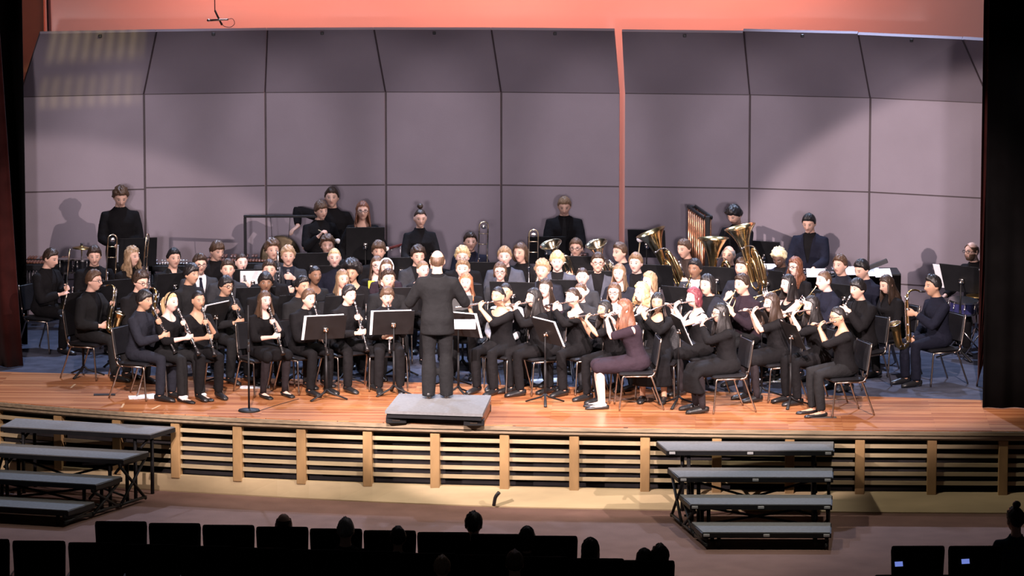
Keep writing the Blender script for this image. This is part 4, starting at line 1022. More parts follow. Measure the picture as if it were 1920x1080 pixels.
curtain(-8.6, -6.60, 52.75, .01, 9, .05, .24, REDV, 'dark red velour curtain at the left edge of the stage', x1b=-6.13)
curtain(5.57, 8.6, 49.75, .01, 9, .025, .30, VELOUR, 'black velour curtain hanging at the right front of the stage')
curtain(5.68, 8.2, 51.3, .01, 9, .025, .28, REDV, 'dark red curtain edge just behind the black right-hand curtain', x1b=5.66)
CLIPM = plain('grey_clip', (.40, .41, .42), .5, noise=.05)
# ---- choral risers (steps up to the stage)
def riser(origin, tang, W, taper_l, taper_r, depth, label):
    tg = nrm(tang); fw = nrm([tg[1], -tg[0], 0]); root = empty('choral_riser'); origin = origin * np.array([1, 1, 0])
    P = lambda a, b, z: origin + tg * a + fw * b + np.array([0, 0, z])
    for j in range(4):
        zt = -.94 + .2 * (4 - j); a0, a1 = taper_l * j, W - taper_r * j; b0 = depth * j; b1 = b0 + depth * .98; tl, tr = taper_l * .9, taper_r * .9
        top = [P(a0, b0, zt), P(a1, b0, zt), P(a1 - tr, b1, zt), P(a0 + tl, b1, zt)]
        def prism(z0, z1, ins=0): 
            c = sum(top) / 4; q = [p + (c - p) * ins / np.linalg.norm(c - p) for p in top]; g = Geo(); lo = [p * [1, 1, 0] + [0, 0, z0] for p in q]; hi = [p * [1, 1, 0] + [0, 0, z1] for p in q]
            return g.add([*lo, *hi], [(3,2,1,0),(4,5,6,7),(0,1,5,4),(1,2,6,5),(2,3,7,6),(3,0,4,7)])
        d = obj('tread', prism(zt - .012, zt, .012), GREYC, root)
        e = obj('tread_edge', prism(zt - .062, zt - .012), BLKM, d)
        g = Geo()
        for f in (.035, .5, .965):
            p = top[3] * (1 - f) + top[2] * f; g.bbox(p + np.array([-.034, -.016, -.048]), p + np.array([.034, .006, -.020]), .003)
        if label.startswith('wide'): obj('clip', g, CLIPM, d)
        for f in (.14, .88):
            p0 = top[0] * (1 - f) + top[1] * f; p1 = top[3] * (1 - f) + top[2] * f
            for p in (p0 * .82 + p1 * .18, p0 * .12 + p1 * .88):
                g = Geo(); h = zt + .94 - .06; g.tube([p * [1, 1, 0] + [0, 0, zt - .06], p * [1, 1, 0] + [0, 0, -.935]], .022, 8); obj('leg', g, BLKM, root, True)
        g = Geo(); p0 = top[0] * .86 + top[1] * .14; p1 = top[0] * .12 + top[1] * .88
        if zt > -.7:
            for p in (p0, p1): g.rod(p + fw * .1 + [0, 0, -.07], p + fw * (depth * .9) + [0, 0, -.18], .016, 8)
            g.rod(p0 + fw * .12 + [0, 0, -.09], p1 + fw * .12 + [0, 0, -.09], .016, 8); obj('brace', g, BLKM, root, True)
        if j:
            for e_, q_ in ((1, 2), (0, 3)):     # folding under-frame: cross braces at each end
                sg = -1 if e_ else 1; u0 = top[e_] + tg * .05 * sg; u1 = top[q_] + tg * .05 * sg; g = Geo()
                hi = lambda p, z: p * [1, 1, 0] + np.array([0, 0, z])
                g.rod(hi(u0, zt - .08), hi(u1, -.90), .018, 8); g.rod(hi(u1, zt - .08), hi(u0, -.90), .018, 8); g.rod(hi(u0, zt - .075), hi(u1, zt - .075), .022, 8); g.rod(hi(u0, -.88), hi(u1, -.88), .018, 8)
                obj('end_frame', g, BLKM, root, True)
            g = Geo(); a_ = top[0] * .9 + top[1] * .1; b_ = top[0] * .1 + top[1] * .9; bk = fw * depth * .35
            g.rod(hi(a_ + bk, zt - .09), hi(b_ + bk, -.86), .014, 8); g.rod(hi(b_ + bk, zt - .09), hi(a_ + bk, -.86), .014, 8); obj('cross_brace', g, BLKM, root, True)
    p = P(0, depth * 2, -.94); 
    for o in [root] + list(root.children_recursive): pass
    return tag(root, label, 'choral riser', 'choral risers used as steps')
pA = at_z(1248, 847, -.14); pB = at_z(1563, 847, -.14); dR = .575
tgR = nrm([1, -.012, 0]); fwR = nrm([tgR[1], -tgR[0], 0]); oR = at_z(1230, 827, -.14)
riser(oR, tgR, at_z(1563, 827, -.14)[0] - oR[0] + .01, .118, .045, dR, 'wide carpeted choral riser of four steps right of centre')
oL = at_z(28, 784, -.14); eL = at_z(329, 800, -.14); tgL = nrm([eL[0] - oL[0], (eL[1] - oL[1]), 0])
riser(oL, tgL, float(np.linalg.norm(eL - oL)), .05, .115, .56, 'carpeted choral riser of four steps at far left')
# ---- podium
root = empty('conductor_podium'); pf = at_z(722, 770, .16); pfr = at_z(905, 776, .16); pbr = at_z(921, 741, .16); pbl = at_z(748, 738, .16)
def quadbox(q, z0, z1, ins=0):
    c = sum(q) / 4; q = [p + (c - p) * ins for p in q]; g = Geo(); return g.add([*[p * [1,1,0] + [0,0,z0] for p in q], *[p * [1,1,0] + [0,0,z1] for p in q]], [(3,2,1,0),(4,5,6,7),(0,1,5,4),(1,2,6,5),(2,3,7,6),(3,0,4,7)])
Q = [pf, pfr, pbr, pbl]; obj('top', quadbox(Q, .125, .16), GREYC, root); sk = obj('skirt_board', quadbox(Q, .075, .125, .03), BLKM, root)
for f0, f1 in (((.10, .12), 0), ((.90, .12), 0), ((.10, .88), 0), ((.90, .88), 0)):
    u, v = f0; p = (pf * (1 - u) + pfr * u) * (1 - v) + (pbl * (1 - u) + pbr * u) * v
    g = Geo(); g.bbox((p[0] - .12, p[1] - .09, .002), (p[0] + .12, p[1] + .09, .078), .008); ft = obj('foot_block', g, BLKM, root)
    if v < .5: g = Geo(); g.bbox((p[0] - .05, p[1] - .096, .03), (p[0] + .04, p[1] - .088, .05), .003); obj('latch', g, CHROME, ft)
sidew = grain('podium_side_ply', (.20, .09, .05), .5); g = Geo(); a, b = pfr + np.array([.002, .1, 0]), pbr + np.array([.0, -.1, 0])
g.add([a * [1,1,0] + [0,0,.02], b * [1,1,0] + [0,0,.02], b * [1,1,0] + [0,0,.123], a * [1,1,0] + [0,0,.123], *[p * [1,1,0] + [-.03,0,z] for p, z in ((a,.02),(b,.02),(b,.123),(a,.123))]], [(0,1,2,3),(7,6,5,4),(0,4,5,1),(1,5,6,2),(2,6,7,3),(3,7,4,0)]); obj('side_panel', g, sidew, root)
tag(root, 'low grey carpeted podium under the standing conductor', 'podium')
# ---- microphone stand and hanging microphone
p = at_z(467, 771, 0); root = empty('microphone_stand', (p[0], p[1], 0))
g = Geo(); g.lathe([(0, 0), (.128, 0), (.13, .008), (.122, .022), (.03, .036), (0, .036)], 28); obj('round_base', g, BLKM, root, True)
g = Geo(); g.rod((0, 0, .03), (0, 0, .86), .012, 10); g.rod((0, 0, .8), (0, 0, 1.26), .0085, 8); obj('pole', g, BLKM, root, True)
g = Geo(); g.lathe([(.012, .71), (.019, .72), (.019, .80), (.012, .81)], 12); obj('clutch', g, BLK, root, True); g = Geo(); g.bbox((-.012, -.03, .80), (.012, -.008, .835), .004); obj('knob', g, CHROME, root)
tag(root, 'black microphone stand with round base before the clarinets', 'microphone stand')
g = Geo(); a = at_z(480, 772, .003); b = at_z(560, 748, .003); g.tube(bez([a, (a + b) / 2 + np.array([.0, .02, 0]), b], 12), .004, 6); tag(obj('microphone_cable', g, BLK, smooth=True), 'thin dark cable on the floor behind the microphone stand', 'cable')
root = empty('hanging_microphone'); c = at_y(413, 38, 52.0); root.location = c
g = Geo(); g.rod((-.065, .0, .12), (.02, .0, -.06), .012, 8); g.rod((-.065, 0, .11), (-.065, 0, 2.5), .006, 6); obj('arm', g, BLK, root, True)
g = Geo(); g.rod((-.13, -.02, .0), (.10, -.02, .012), .013, 10); g.ell((-.14, -.02, .0), (.024, .018, .018), 10, 6); obj('microphone_body', g, SILVER, root, True)
g = Geo(); g.tube(bez([(.09, -.02, .012), (.15, -.02, .02), (.175, 0, -.04), (.12, .01, -.085), (.04, .01, -.07), (.02, 0, -.03)], 26), .004, 6); obj('cable_loop', g, BLK, root, True)
tag(root, 'small silver microphone hanging above the shell with looped cable', 'microphone')
# ---- things lying on the floor
def flat(px, py, w, d, rot, mat, lab, cat, name, th=.003, n=1, z=0.0):
    P = at_z(px, py, z); g = Geo()
    for j in range(n): M = m4(rz(math.radians(rot + j * 14)), (P[0] + .02 * j, P[1] + .012 * j, z + th * j + .001)); g.box((-w / 2, -d / 2, 0), (w / 2, d / 2, th * .9), M)
    return tag(obj(name, g, mat), lab, cat)
flat(268, 745, .34, .24, 8, PAPER, 'white papers fanned on the floor under the boy clarinettist', 'papers', 'loose_papers', n=3)
flat(196, 741, .26, .08, 4, BLK, 'small dark flat case on the wood behind the saxophonist\'s chair', 'case', 'flat_case', th=.015)
flat(478, 726, .36, .2, 3, PAPER, 'white folder lying on the floor behind the microphone stand', 'folder', 'paper_folder')
flat(1448, 712, .36, .42, 5, PAPER, 'white sheet on the blue carpet at right', 'papers', 'loose_papers')
flat(1022, 715, .42, .30, 10, PAPER, 'white papers on the carpet behind the flute stand', 'papers', 'loose_papers', n=2)
flat(1541, 783, .34, .085, 0, plain('dark_floor_plate', (.06, .05, .045), .5, noise=.2), 'dark metal floor pocket cover beside a chair leg', 'floor plate', 'floor_plate', th=.006)
flat(1238, 690, .20, .30, 0, plain('pale_blue_bag', (.22, .30, .45), .8, noise=.1), 'pale blue bag lying beside the flutists\' chairs', 'bag', 'cloth_bag', th=.10)
# tape marks
for (x0, y0, x1, y1, w) in ((232, 757, 228, 764, 'at the front left chair'), (133, 727, 141, 720, "behind the saxophonist's chair"), (285, 767, 300, 760, 'before the boy clarinettist')):
    a, b = at_z(x0, y0, .002), at_z(x1, y1, .002); g = Geo(); g.tube([a, b], [[.012, .001]] * 2, 6, ref=(0, 0, 1)); tag(obj('tape_mark', g, YELLOW if False else plain('tan_tape', (.6, .45, .3), .7, noise=.05)), f'short tan tape mark on the stage {w}', 'tape')
# ------------------------------------------------------------------ who sits where (px, py: middle of the head in the photograph; h: heading, 0 faces the house, + faces right)
def P(px, py, sex, h, who, desc, hair, skin='light', top='shirt', cl='black', act='lap', **k):
    k.setdefault('bottom', 'trousers')
    if len(who.split()) > 10: print('WHO LONG', who)
    return stage_person(px=px, py=py, sex=sex, h=h, who=who, label=(who + ' ' + desc).strip(), hair=hair if isinstance(hair, tuple) else (hair, 'dkbrown'), skin=skin, top=top, cl=cl, act=act, **k)
S, LG, TD, CU = 'short', 'long', 'tied', 'curly'
# --- left block, back to front
P(95, 485, 'm', 58, 'short-haired trombonist at the far left edge', 'in a dark suit, looking down', (S, 'dkbrown'), 'light', 'suit', 'black', 'trombone', hp=14, ipx=(124, 548), up=(.10, -.05, 1), spin=.6, idesc='brass trombone with its bell down', foot=.12)
P(177, 481, 'm', 8, 'dark-haired trombonist behind the bespectacled saxophonist', 'in black', (S, 'dkbrown'), 'light', 'suit', 'black', 'trombone', ipx=(208, 520), hp=8, spin=.1, vol=1.3)
P(248, 482, 'f', 48, 'trombonist with long wavy blond hair', 'in black, turned to the right', ('wavy', 'sandy', .30), 'light', 'blazer', 'black', 'trombone', ipx=(271, 520), up=(.12, 0, 1), spin=.5, s=.98)
P(326, 485, 'm', 22, 'young man in an open black shirt, back left', 'with short black hair', (S, 'black'), 'light', 'shirt', 'coal', open=1)
P(407, 471, 'm', 32, 'boy with a grey-brown fringe before the marimba', 'in black, looking down', ('bangs', 'brown'), 'light', 'shirt', 'black', hp=12, hair2=1)
P(375, 497, 'm', 16, 'spectacled man in a grey jacket and white shirt', 'with dark hair', (S, 'dkbrown'), 'light', 'suit', 'char', glasses=1, shirt='white', tie='navy', vol=1.5)
P(359, 515, 'm', 46, 'tanned boy with straight black fringe', 'beside the man in the grey jacket', ('bangs', 'black'), 'tan', 'shirt', 'coal')
P(427, 506, 'm', 8, 'dark-haired boy half hidden behind the spectacled clarinettist', 'in grey', (S, 'dkbrown'), 'light', 'suit', 'char')
P(453, 493, 'f', 18, 'pale woman with tied-back hair and lowered clarinet', 'in navy', (TD, 'dkbrown'), 'pale', 'scoop', 'navy', 'clarinet', ang=20)
P(424, 537, 'm', 38, 'spectacled clarinettist with a black bowl haircut', 'seated, playing to the right', ('bowl', 'black'), 'tan', 'shirt', 'coal', 'clarinet', glasses=1, ang=30, s=.92)
P(176, 527, 'm', 62, 'bespectacled brown-haired saxophonist', 'in a dark suit at the front left', (S, 'brown'), 'light', 'suit', 'coal', 'alto', glasses=1, lean=4, back=-.05, vol=1.2)
P(264, 529, 'm', 40, 'spectacled boy with bushy dark hair behind the front row', 'in black', (CU, 'dkbrown'), 'light', 'suit', 'black', glasses=1, hp=10, act='tenor')
P(271, 564, 'm', 62, 'black-haired boy clarinettist at the front left end', 'in a dark shirt', ('bowl', 'black'), 'tan', 'shirt', 'slate', 'clarinet', ang=33, hy=-6, back=.02, s=.94)
P(321, 567, 'f', 48, 'blond ponytailed clarinettist in white socks', 'wearing a black top and headband', ('ponytail', 'blond'), 'pale', 'scoop', 'black', 'clarinet', ang=34, sleeve=.78, band='black', socks=1, flats=1, wide=1.1, clb='coal', legs=(-.05, -.1))
P(372, 564, 'f', 30, 'tanned clarinettist in a V-neck with tied hair', 'third in the front row', (TD, 'black'), 'tan', 'vneck', 'black', 'clarinet', ang=30, sleeve=.7, clb='black')
P(496, 564, 'f', 32, 'clarinettist with brown shoulder-length hair', 'in a black dress and dark tights', ('long', 'brown', .22), 'pale', 'scoop', 'black', 'clarinet', ang=33, bottom='skirt', tights=1, flats=1, sleeve=.75, clb='black', legs=(.05, .02), knee=.15, foot=.14, s=.89)
P(579, 561, 'm', 38, 'brown-haired boy clarinettist behind a music stand', 'in a dark suit and tie', (S, 'brown'), 'light', 'suit', 'black', 'clarinet', ang=26, tie='char', s=.90, lean=11)
P(655, 554, 'm', 36, 'black-haired boy clarinettist left of the podium', 'in a black shirt', (S, 'black'), 'light', 'shirt', 'black', 'clarinet', ang=26, vol=1.25, knee=.2, foot=.17, s=.91, lean=11)
P(726, 557, 'm', 8, 'brown-haired boy oboist beside the podium', 'in black, facing front', ('bangs', 'brown'), 'light', 'shirt', 'black', 'oboe', ang=15, hp=6, s=.90, lean=10)
# --- left of the conductor, middle and back rows
P(498, 531, 'm', 8, 'brown-skinned boy behind the girl in the black dress', 'with flat black hair', ('bowl', 'black'), 'brown', 'shirt', 'black')
P(505, 507, 'm', 4, 'boy with dark hair half hidden by the tie wearer', 'in black', (S, 'dkbrown'), 'light', 'shirt', 'black')
P(567, 538, 'm', 38, 'orange-lit boy with black hair in the second row', 'looking right', (S, 'black'), 'tan', 'shirt', 'coal')
P(591, 517, 'f', 26, 'brown-skinned woman with sleek tied-back hair', 'looking right', (TD, 'black'), 'brown', 'scoop', 'coal')
P(642, 524, 'f', 24, 'woman with long light-brown hair in the third row', 'in a black V-neck', ('long', 'ltbrown', .32), 'light', 'vneck', 'black')
P(660, 512, 'f', -14, 'woman with a big black afro', 'in the third row', ('afro', 'black'), 'tan', 'scoop', 'black', hp=6)
P(707, 498, 'f', 8, 'spectacled woman holding white and yellow sheets', 'with long brown hair', ('long', 'brown', .28), 'pale', 'scoop', 'black', 'hold', glasses=1)
P(724, 503, 'f', 6, 'woman in a white headband behind the dark-haired boy', 'with brown hair', ('long', 'brown', .3), 'pale', 'scoop', 'plum', band='white')
P(728, 524, 'm', 12, 'dark-haired boy with clear face left of the conductor', 'in the second row', (S, 'dkbrown'), 'light', 'shirt', 'coal')
P(614, 461, 'm', 4, 'brown-haired boy hidden behind the pale blond man', 'at the back', (CU, 'brown'), 'light', 'shirt', 'coal')
P(627, 484, 'm', 4, 'pale man with cropped blond hair', 'in a dark blue-black jacket', ('buzz', 'blond'), 'pale', 'shirt', 'navy')
P(511, 470, 'm', 14, 'shaggy brown-haired player in front of the gong', 'in dark grey', (CU, 'brown'), 'light', 'shirt', 'char', vol=1.2)
P(540, 481, 'm', 6, 'grey-blond man in a grey tie', 'with a dark blue shirt and open jacket', (CU, 'sandy'), 'light', 'suit', 'char', 'bassclar', shirt='slate', tie='tie', z0=.06, vol=.8, ipx=(521, 478))
P(710, 472, 'm', 4, 'boy with a long brown fringe at the back', 'in black', ('bangs', 'brown'), 'light', 'shirt', 'black', vol=1.2)
P(784, 481, 'm', 12, 'dark curly-haired trumpeter in grey left of the conductor', '', (CU, 'dkbrown'), 'light', 'suit', 'char', 'trumpet', ang=62, hp=6)
P(793, 459, 'm', -60, 'brown curly-haired bassoonist below the woman with a bun', 'in black', (CU, 'brown'), 'light', 'shirt', 'black', act='lap')
P(793, 507, 'f', 28, 'rosy-faced player half hidden at the conductor\'s left', 'with light brown hair', (TD, 'ltbrown'), 'pale', 'scoop', 'black')
# --- right of the conductor
P(882, 454, 'm', 6, 'dark-haired trombonist at the back right of the conductor', 'in a navy shirt', (S, 'dkbrown'), 'light', 'shirt', 'navy', 'trombone', ipx=(905, 495), spin=.0, up=(.03, 0, 1))
P(867, 483, 'm', 0, 'fair curly-haired player below the back trombonist', 'in black', (CU, 'blond'), 'pale', 'shirt', 'black')
P(868, 505, 'm', -4, 'high-browed player directly right of the conductor\'s head', 'in black', (S, 'ltbrown'), 'pale', 'shirt', 'black')
P(874, 530, 'f', -8, 'ginger long-haired woman just right of the conductor', 'in a black blouse', ('long', 'ginger', .36), 'pale', 'scoop', 'black')
P(946, 482, 'm', -4, 'blond man in a blue-grey suit, back row', '', (S, 'sandy'), 'pale', 'suit', 'grey', vol=1.2)
P(976, 475, 'm', -28, 'trombonist with chin-length brown hair', 'in black beside the blond man in grey', ('bob', 'brown', .10), 'light', 'shirt', 'black', 'trombone', ipx=(1000, 510), spin=.5)
P(938, 510, 'f', -4, 'spectacled short-haired woman below the blond man', 'in black', ('bob', 'brown', .06), 'pale', 'scoop', 'char', glasses=1)
P(1017, 508, 'm', -14, 'curly light-brown-haired man, third row', 'in dark grey', (CU, 'sandy'), 'light', 'suit', 'slate')
P(1045, 491, 'm', -4, 'blond boy with straight fringe left of the euphonium', 'in a grey jacket', ('bangs', 'blond'), 'pale', 'suit', 'grey', vol=1.1)
P(1080, 466, 'm', -10, 'spectacled brown-haired euphonium player in the back row', 'in black', (S, 'brown'), 'light', 'suit', 'black', 'euph', ipx=(1068, 533), up=(-.22, -.38, 1), spin=PI, glasses=1)
P(1121, 493, 'm', 0, 'spectacled man in a pale grey suit', 'with short brown hair', (S, 'dkbrown'), 'light', 'suit', 'grey', glasses=1)
P(1162, 474, 'm', -48, 'brown-haired euphonium player in profile', 'in dark grey, back row', (S, 'brown'), 'light', 'suit', 'slate', 'euph', ipx=(1145, 540), up=(.05, -.42, 1), spin=PI - .4)
P(1092, 520, 'f', -4, 'pale woman with dark hair in a bun, third row', 'in grey', ('bun', 'dkbrown'), 'pale', 'scoop', 'char')
P(1088, 549, 'f', -22, 'woman glimpsed behind the bare-necked flutist', 'in dark grey', (TD, 'brown'), 'pale', 'shirt', 'char')
P(1161, 513, 'f', -18, 'woman with long light-brown hair, third row', 'in black', ('long', 'ltbrown', .26), 'pale', 'scoop', 'slate')
P(1192, 494, 'm', -18, 'light-brown-haired man in a dark coat before the tubas', '', (S, 'ltbrown'), 'pale', 'suit', 'navy', vol=1.2)
P(1218, 528, 'f', -52, 'woman with an ash-blond bob', 'in the third row', ('bob', 'sandy', .12), 'pale', 'scoop', 'slate')
P(1203, 549, 'f', -50, 'woman with wavy platinum hair and bare arms', 'in a black sleeveless top', ('wavy', 'blond', .16), 'pale', 'tank', 'black', sleeve=0, act='trumpet', ang=55)
P(948, 549, 'f', -12, 'tanned woman in a white blouse behind the first flutist', '', (TD, 'black'), 'tan', 'scoop', 'white', clb='black')
P(934, 556, 'f', -36, 'first flutist right of the conductor, dark hair tied', 'in a black top with slit sleeves', (TD, 'black'), 'tan', 'wide', 'black', 'flute', sleeve=.6, bottom='trousers')
P(1001, 559, 'f', -62, 'flutist with very long black hair in profile', 'in black, second from the conductor', ('long', 'black', .46), 'light', 'scoop', 'black', 'flute')
P(1023, 541, 'f', -24, 'dark-haired woman with a bare white arm', 'behind the second flutist', ('long', 'dkbrown', .24), 'pale', 'tank', 'plum', sleeve=.22)
P(1074, 558, 'f', -50, 'flutist with bare neck and pinned dark hair', 'in a black wide-necked top', (TD, 'dkbrown'), 'light', 'wide', 'black', 'flute')
P(1152, 549, 'f', -16, 'spectacled woman with long brown hair, second row', 'in black', ('long', 'brown', .36), 'pale', 'scoop', 'black', glasses=1)
P(1134, 581, 'f', -58, 'flutist with long black hair and sheer sleeves', 'in the front row', ('long', 'black', .30), 'tan', 'scoop', 'black', 'flute', sleeve=.5, s=.86, lean=15)
P(1171, 581, 'f', -84, 'bare-legged flutist with long auburn hair', 'in a dark plum dress and black flats', ('long', 'auburn', .36), 'pale', 'scoop', 'plum', 'flute', bottom='skirt', clb='plum', flats=1, sleeve=.5, lean=13, knee=.10, foot=.09, s=.95, thigh=.50)
P(1233, 568, 'f', -12, 'tanned flutist with long black hair facing front', 'in black', ('long', 'black', .30), 'tan', 'scoop', 'black', 'flute', drop=.36, bottom='skirt', hem=.3)
P(1301, 558, 'f', -60, 'sleeveless flutist with a maroon bob', 'in a black top and skirt', ('bob', 'maroon', .10), 'pale', 'tank', 'black', 'flute', sleeve=0, bottom='skirt', tights=1)
P(1351, 588, 'f', -74, 'spectacled flutist with waist-length black hair', 'in a long black skirt at the front', ('long', 'black', .58), 'light', 'scoop', 'black', 'flute', glasses=1, bottom='skirt', hem=.26, tights=1, drop=.3)
P(1571, 594, 'f', -72, 'spectacled flutist with tied hair at the right end', 'in a black top and trousers', (TD, 'black'), 'tan', 'scoop', 'black', 'flute', glasses=1, sleeve=.6, hp=8, clb='coal', flats=1)
P(1447, 569, 'f', -66, 'flutist with long dark hair in the second row right', 'in black with bare forearms', ('long', 'dkbrown', .44), 'light', 'scoop', 'black', 'flute', sleeve=.45, bottom='skirt', tights=1, clb='black')
P(1522, 574, 'f', -64, 'flutist with long black hair and one raised forearm', 'in black before the pale trumpeter', ('long', 'black', .5), 'light', 'scoop', 'black', 'flute', sleeve=.55)
P(1283, 467, 'm', -40, 'brown-haired tuba player left of the copper chimes', 'in a dark shirt', (S, 'brown'), 'light', 'shirt', 'brownfab', 'tuba', ipx=(1277, 553), up=(-.30, -.26, 1), spin=PI - .3, hp=8)
P(1366, 479, 'm', -18, 'tuba player with grey thinning hair', 'half hidden by the upright tuba', ('bald', 'grey'), 'light', 'shirt', 'plum', 'tuba', ipx=(1352, 578), up=(.0, 0, 1), spin=PI - .2, idesc='upright polished brass tuba')
P(1391, 503, 'm', -30, 'dark-haired euphonium player under the boy looking down', 'in slate grey', (S, 'dkbrown'), 'light', 'suit', 'slate', 'tuba', ipx=(1427, 555), up=(-.20, -.12, 1), spin=PI - .5, idesc='slanted long-belled brass horn')
P(1303, 505, 'm', -28, 'dark-skinned boy with black hair before the chimes', 'in a grey jacket', (S, 'black'), 'brown', 'suit', 'char', 'trumpet', ang=50, shirt='white')
P(1326, 535, 'm', -40, 'player with chin-length black hair behind the maroon bob', 'in dark grey', ('bob', 'black', .08), 'light', 'suit', 'slate')
P(1391, 534, 'm', -46, 'trumpeter in a shiny dark plum shirt', 'with short dark hair', (S, 'dkbrown'), 'light', 'shirt', 'plum', 'trumpet', ang=58, vol=1.1)
P(1461, 484, 'm', -26, 'dark-skinned player with bleached curly hair', 'leaning forward in black', (CU, 'bleached'), 'dark', 'suit', 'navy', hp=26)
P(1491, 501, 'f', -44, 'spectacled woman with wavy reddish-brown hair', 'in black', ('wavy', 'auburn', .34), 'pale', 'scoop', 'black', glasses=1)
P(1478, 533, 'f', -60, 'bare-shouldered trumpeter with long black hair', 'in a sleeveless black top', ('long', 'black', .24), 'pale', 'tank', 'black', 'trumpet', sleeve=0)
P(1545, 527, 'm', -58, 'pale trumpeter with cropped hair', 'in a dark shirt', ('buzz', 'brown'), 'pale', 'shirt', 'navy', 'trumpet', ang=46, isc=1.1)
P(1575, 498, 'm', -36, 'brown-haired boy in profile before the sheet-covered table', 'in a dark shirt', (S, 'brown'), 'light', 'shirt', 'slate', act='lap', vol=1.2)
P(1616, 506, 'm', -46, 'black-haired boy looking down before the sheet-covered table', 'in a navy shirt', (S, 'black'), 'light', 'shirt', 'navy', hp=18, vol=1.2)
P(1608, 543, 'm', -48, 'black-haired clarinettist in a black jacket at right', '', ('bowl', 'black'), 'light', 'suit', 'black', 'clarinet', ang=40)
P(1663, 534, 'f', -58, 'woman with long dark brown hair at right', 'in a black jacket, looking down', ('long', 'dkbrown', .42), 'light', 'blazer', 'black', hp=14, hipz=.5)
P(1749, 537, 'm', -64, 'black-haired tenor saxophonist at the far right', 'in a navy shirt', (S, 'black'), 'tan', 'shirt', 'navy', 'tenor', back=.02, vol=1.3)
P(1822, 472, 'm', -50, 'bearded spectacled drummer', 'in a black shirt behind the drum set', ('bald', 'brown'), 'light', 'shirt', 'black', 'drums', glasses=1, beard='brown', hipz=.60, kz=.52, foot=.2, knee=.22)
# --- standing
P(226, 370, 'm', 12, 'standing percussionist with curly brown hair, hands clasped', 'in a black suit at the left', (CU, 'brown'), 'light', 'shirt', 'black', 'clasp', pose='stand', hp=24, s=1.06)
P(622, 371, 'm', 0, 'tall standing man with cropped dark hair', 'in black, arm on the boy beside him', (S, 'dkbrown'), 'light', 'shirt', 'black', 'rest', pose='stand', s=1.03)
P(602, 395, 'm', 26, 'standing boy with brown fringe raising a gong beater', 'in black', ('bangs', 'brown'), 'light', 'shirt', 'black', 'beater', pose='stand', s=.96, hp=8, hr=-6)
P(680, 396, 'f', 4, 'standing spectacled woman with long auburn hair', 'in a black V-neck behind a stand', ('long', 'auburn', .30), 'light', 'vneck', 'black', 'side', pose='stand', glasses=1, s=.98)
P(788, 410, 'f', 8, 'standing woman with a bun on top of her head', 'in a black shirt', ('topbun', 'dkbrown'), 'light', 'shirt', 'black', 'mallets', pose='stand', s=.97, hp=8)
P(1058, 387, 'm', 0, 'standing man with light-brown hair, black jacket and tie', 'looking down', (S, 'ltbrown'), 'light', 'suit', 'black', 'mallets', pose='stand', tie='coal', hp=20, s=.99)
P(1377, 404, 'm', -36, 'standing boy with thick black hair looking down', 'in black behind the tubas', ('bangs', 'black'), 'light', 'shirt', 'black', 'mallets', pose='stand', hp=24, s=.98, vol=1.3)
P(1517, 419, 'm', -18, 'standing man in a dark navy suit', 'with short black hair, looking down', (S, 'black'), 'light', 'suit', 'navy', 'mallets', pose='stand', hp=18, s=.97)
P(820, 490, 'm', 180, 'conductor seen from behind with a bald crown', 'in a charcoal suit on the podium', ('bald', 'brown'), 'light', 'suit', 'coal', 'conduct', pose='stand', s=1.0, z0=.16, legs=(.02, -.02), wide=1.3, ankle=-.055)
# --- the audience, seen from behind
def A(px, py, sex, who, hair, cl='black', z=.02, sc=.98, **k):
    P(px, py, sex, 180, who, '', hair, 'light', 'shirt', cl, 'lap', aud=1, z0=-.94, hipz=.36, lean=-14, s=(.92 if sex == 'f' else .97) * sc, kz=.46, **k)
A(532, 985, 'm', 'balding spectator with a dark ring of hair', ('bald', 'dkbrown'))
A(648, 996, 'm', 'grey-haired spectator left of the podium', (S, 'grey'))
A(746, 1010, 'f', 'spectator with low dark hair below the podium', (S, 'black'))
A(888, 985, 'm', 'tallest dark-haired spectator in the middle of the row', (S, 'black'), vol=1.3)
A(988, 1010, 'f', 'dark-haired spectator two heads right of centre', ('bob', 'black', .1))
A(1107, 1034, 'm', 'dark-haired spectator at the end of the front row', ('bob', 'black', .14))
A(1208, 1052, 'f', 'left of the paired dark heads by the aisle', ('bob', 'black', .12))
A(1237, 1047, 'm', 'right of the paired dark heads by the aisle', (S, 'black'), vol=1.3)
A(829, 1066, 'f', 'dim blond head at the bottom of the frame', (S, 'sandy'))
A(965, 1058, 'm', 'dim brown head at the bottom of the frame', (S, 'brown'))
A(1903, 976, 'f', 'ponytailed spectator in teal at the right edge', ('topbun', 'black'), 'teal', hy=20, vol=1.9, sc=1.12)
build_people()
for sp in PEOPLE:
    if sp.get('aud'): continue
    give_instrument(sp)
    if sp['pose'] == 'sit' and 'drummer' not in sp['who']: chair_for(sp)
WHO = {sp['who']: sp for sp in PEOPLE}
def find(t): return [sp for w, sp in WHO.items() if t in w][0]
# sheets and folder held by the woman in glasses
sp = find('white and yellow'); k = sp['k']
for nm, dx, w, mt, lab, cat in (('sheet_music', .05, .19, PAPER, 'white sheet held up by the spectacled long-haired woman', 'sheet music'), ('yellow_folder', -.085, .10, YELLOW, 'bright yellow folder held beside a white sheet', 'folder')):
    g = Geo(); c = k.T(.35, 0, .30); M = m4(rx(-.15) @ rz(.06), c + np.array([dx, -.005 if dx < 0 else 0, .03])); g.box((-w / 2, -.003, -.13), (w / 2, .003, .14), M); o = obj(nm, g, mt); setm(o, sp['M']); tag(o, lab, cat)
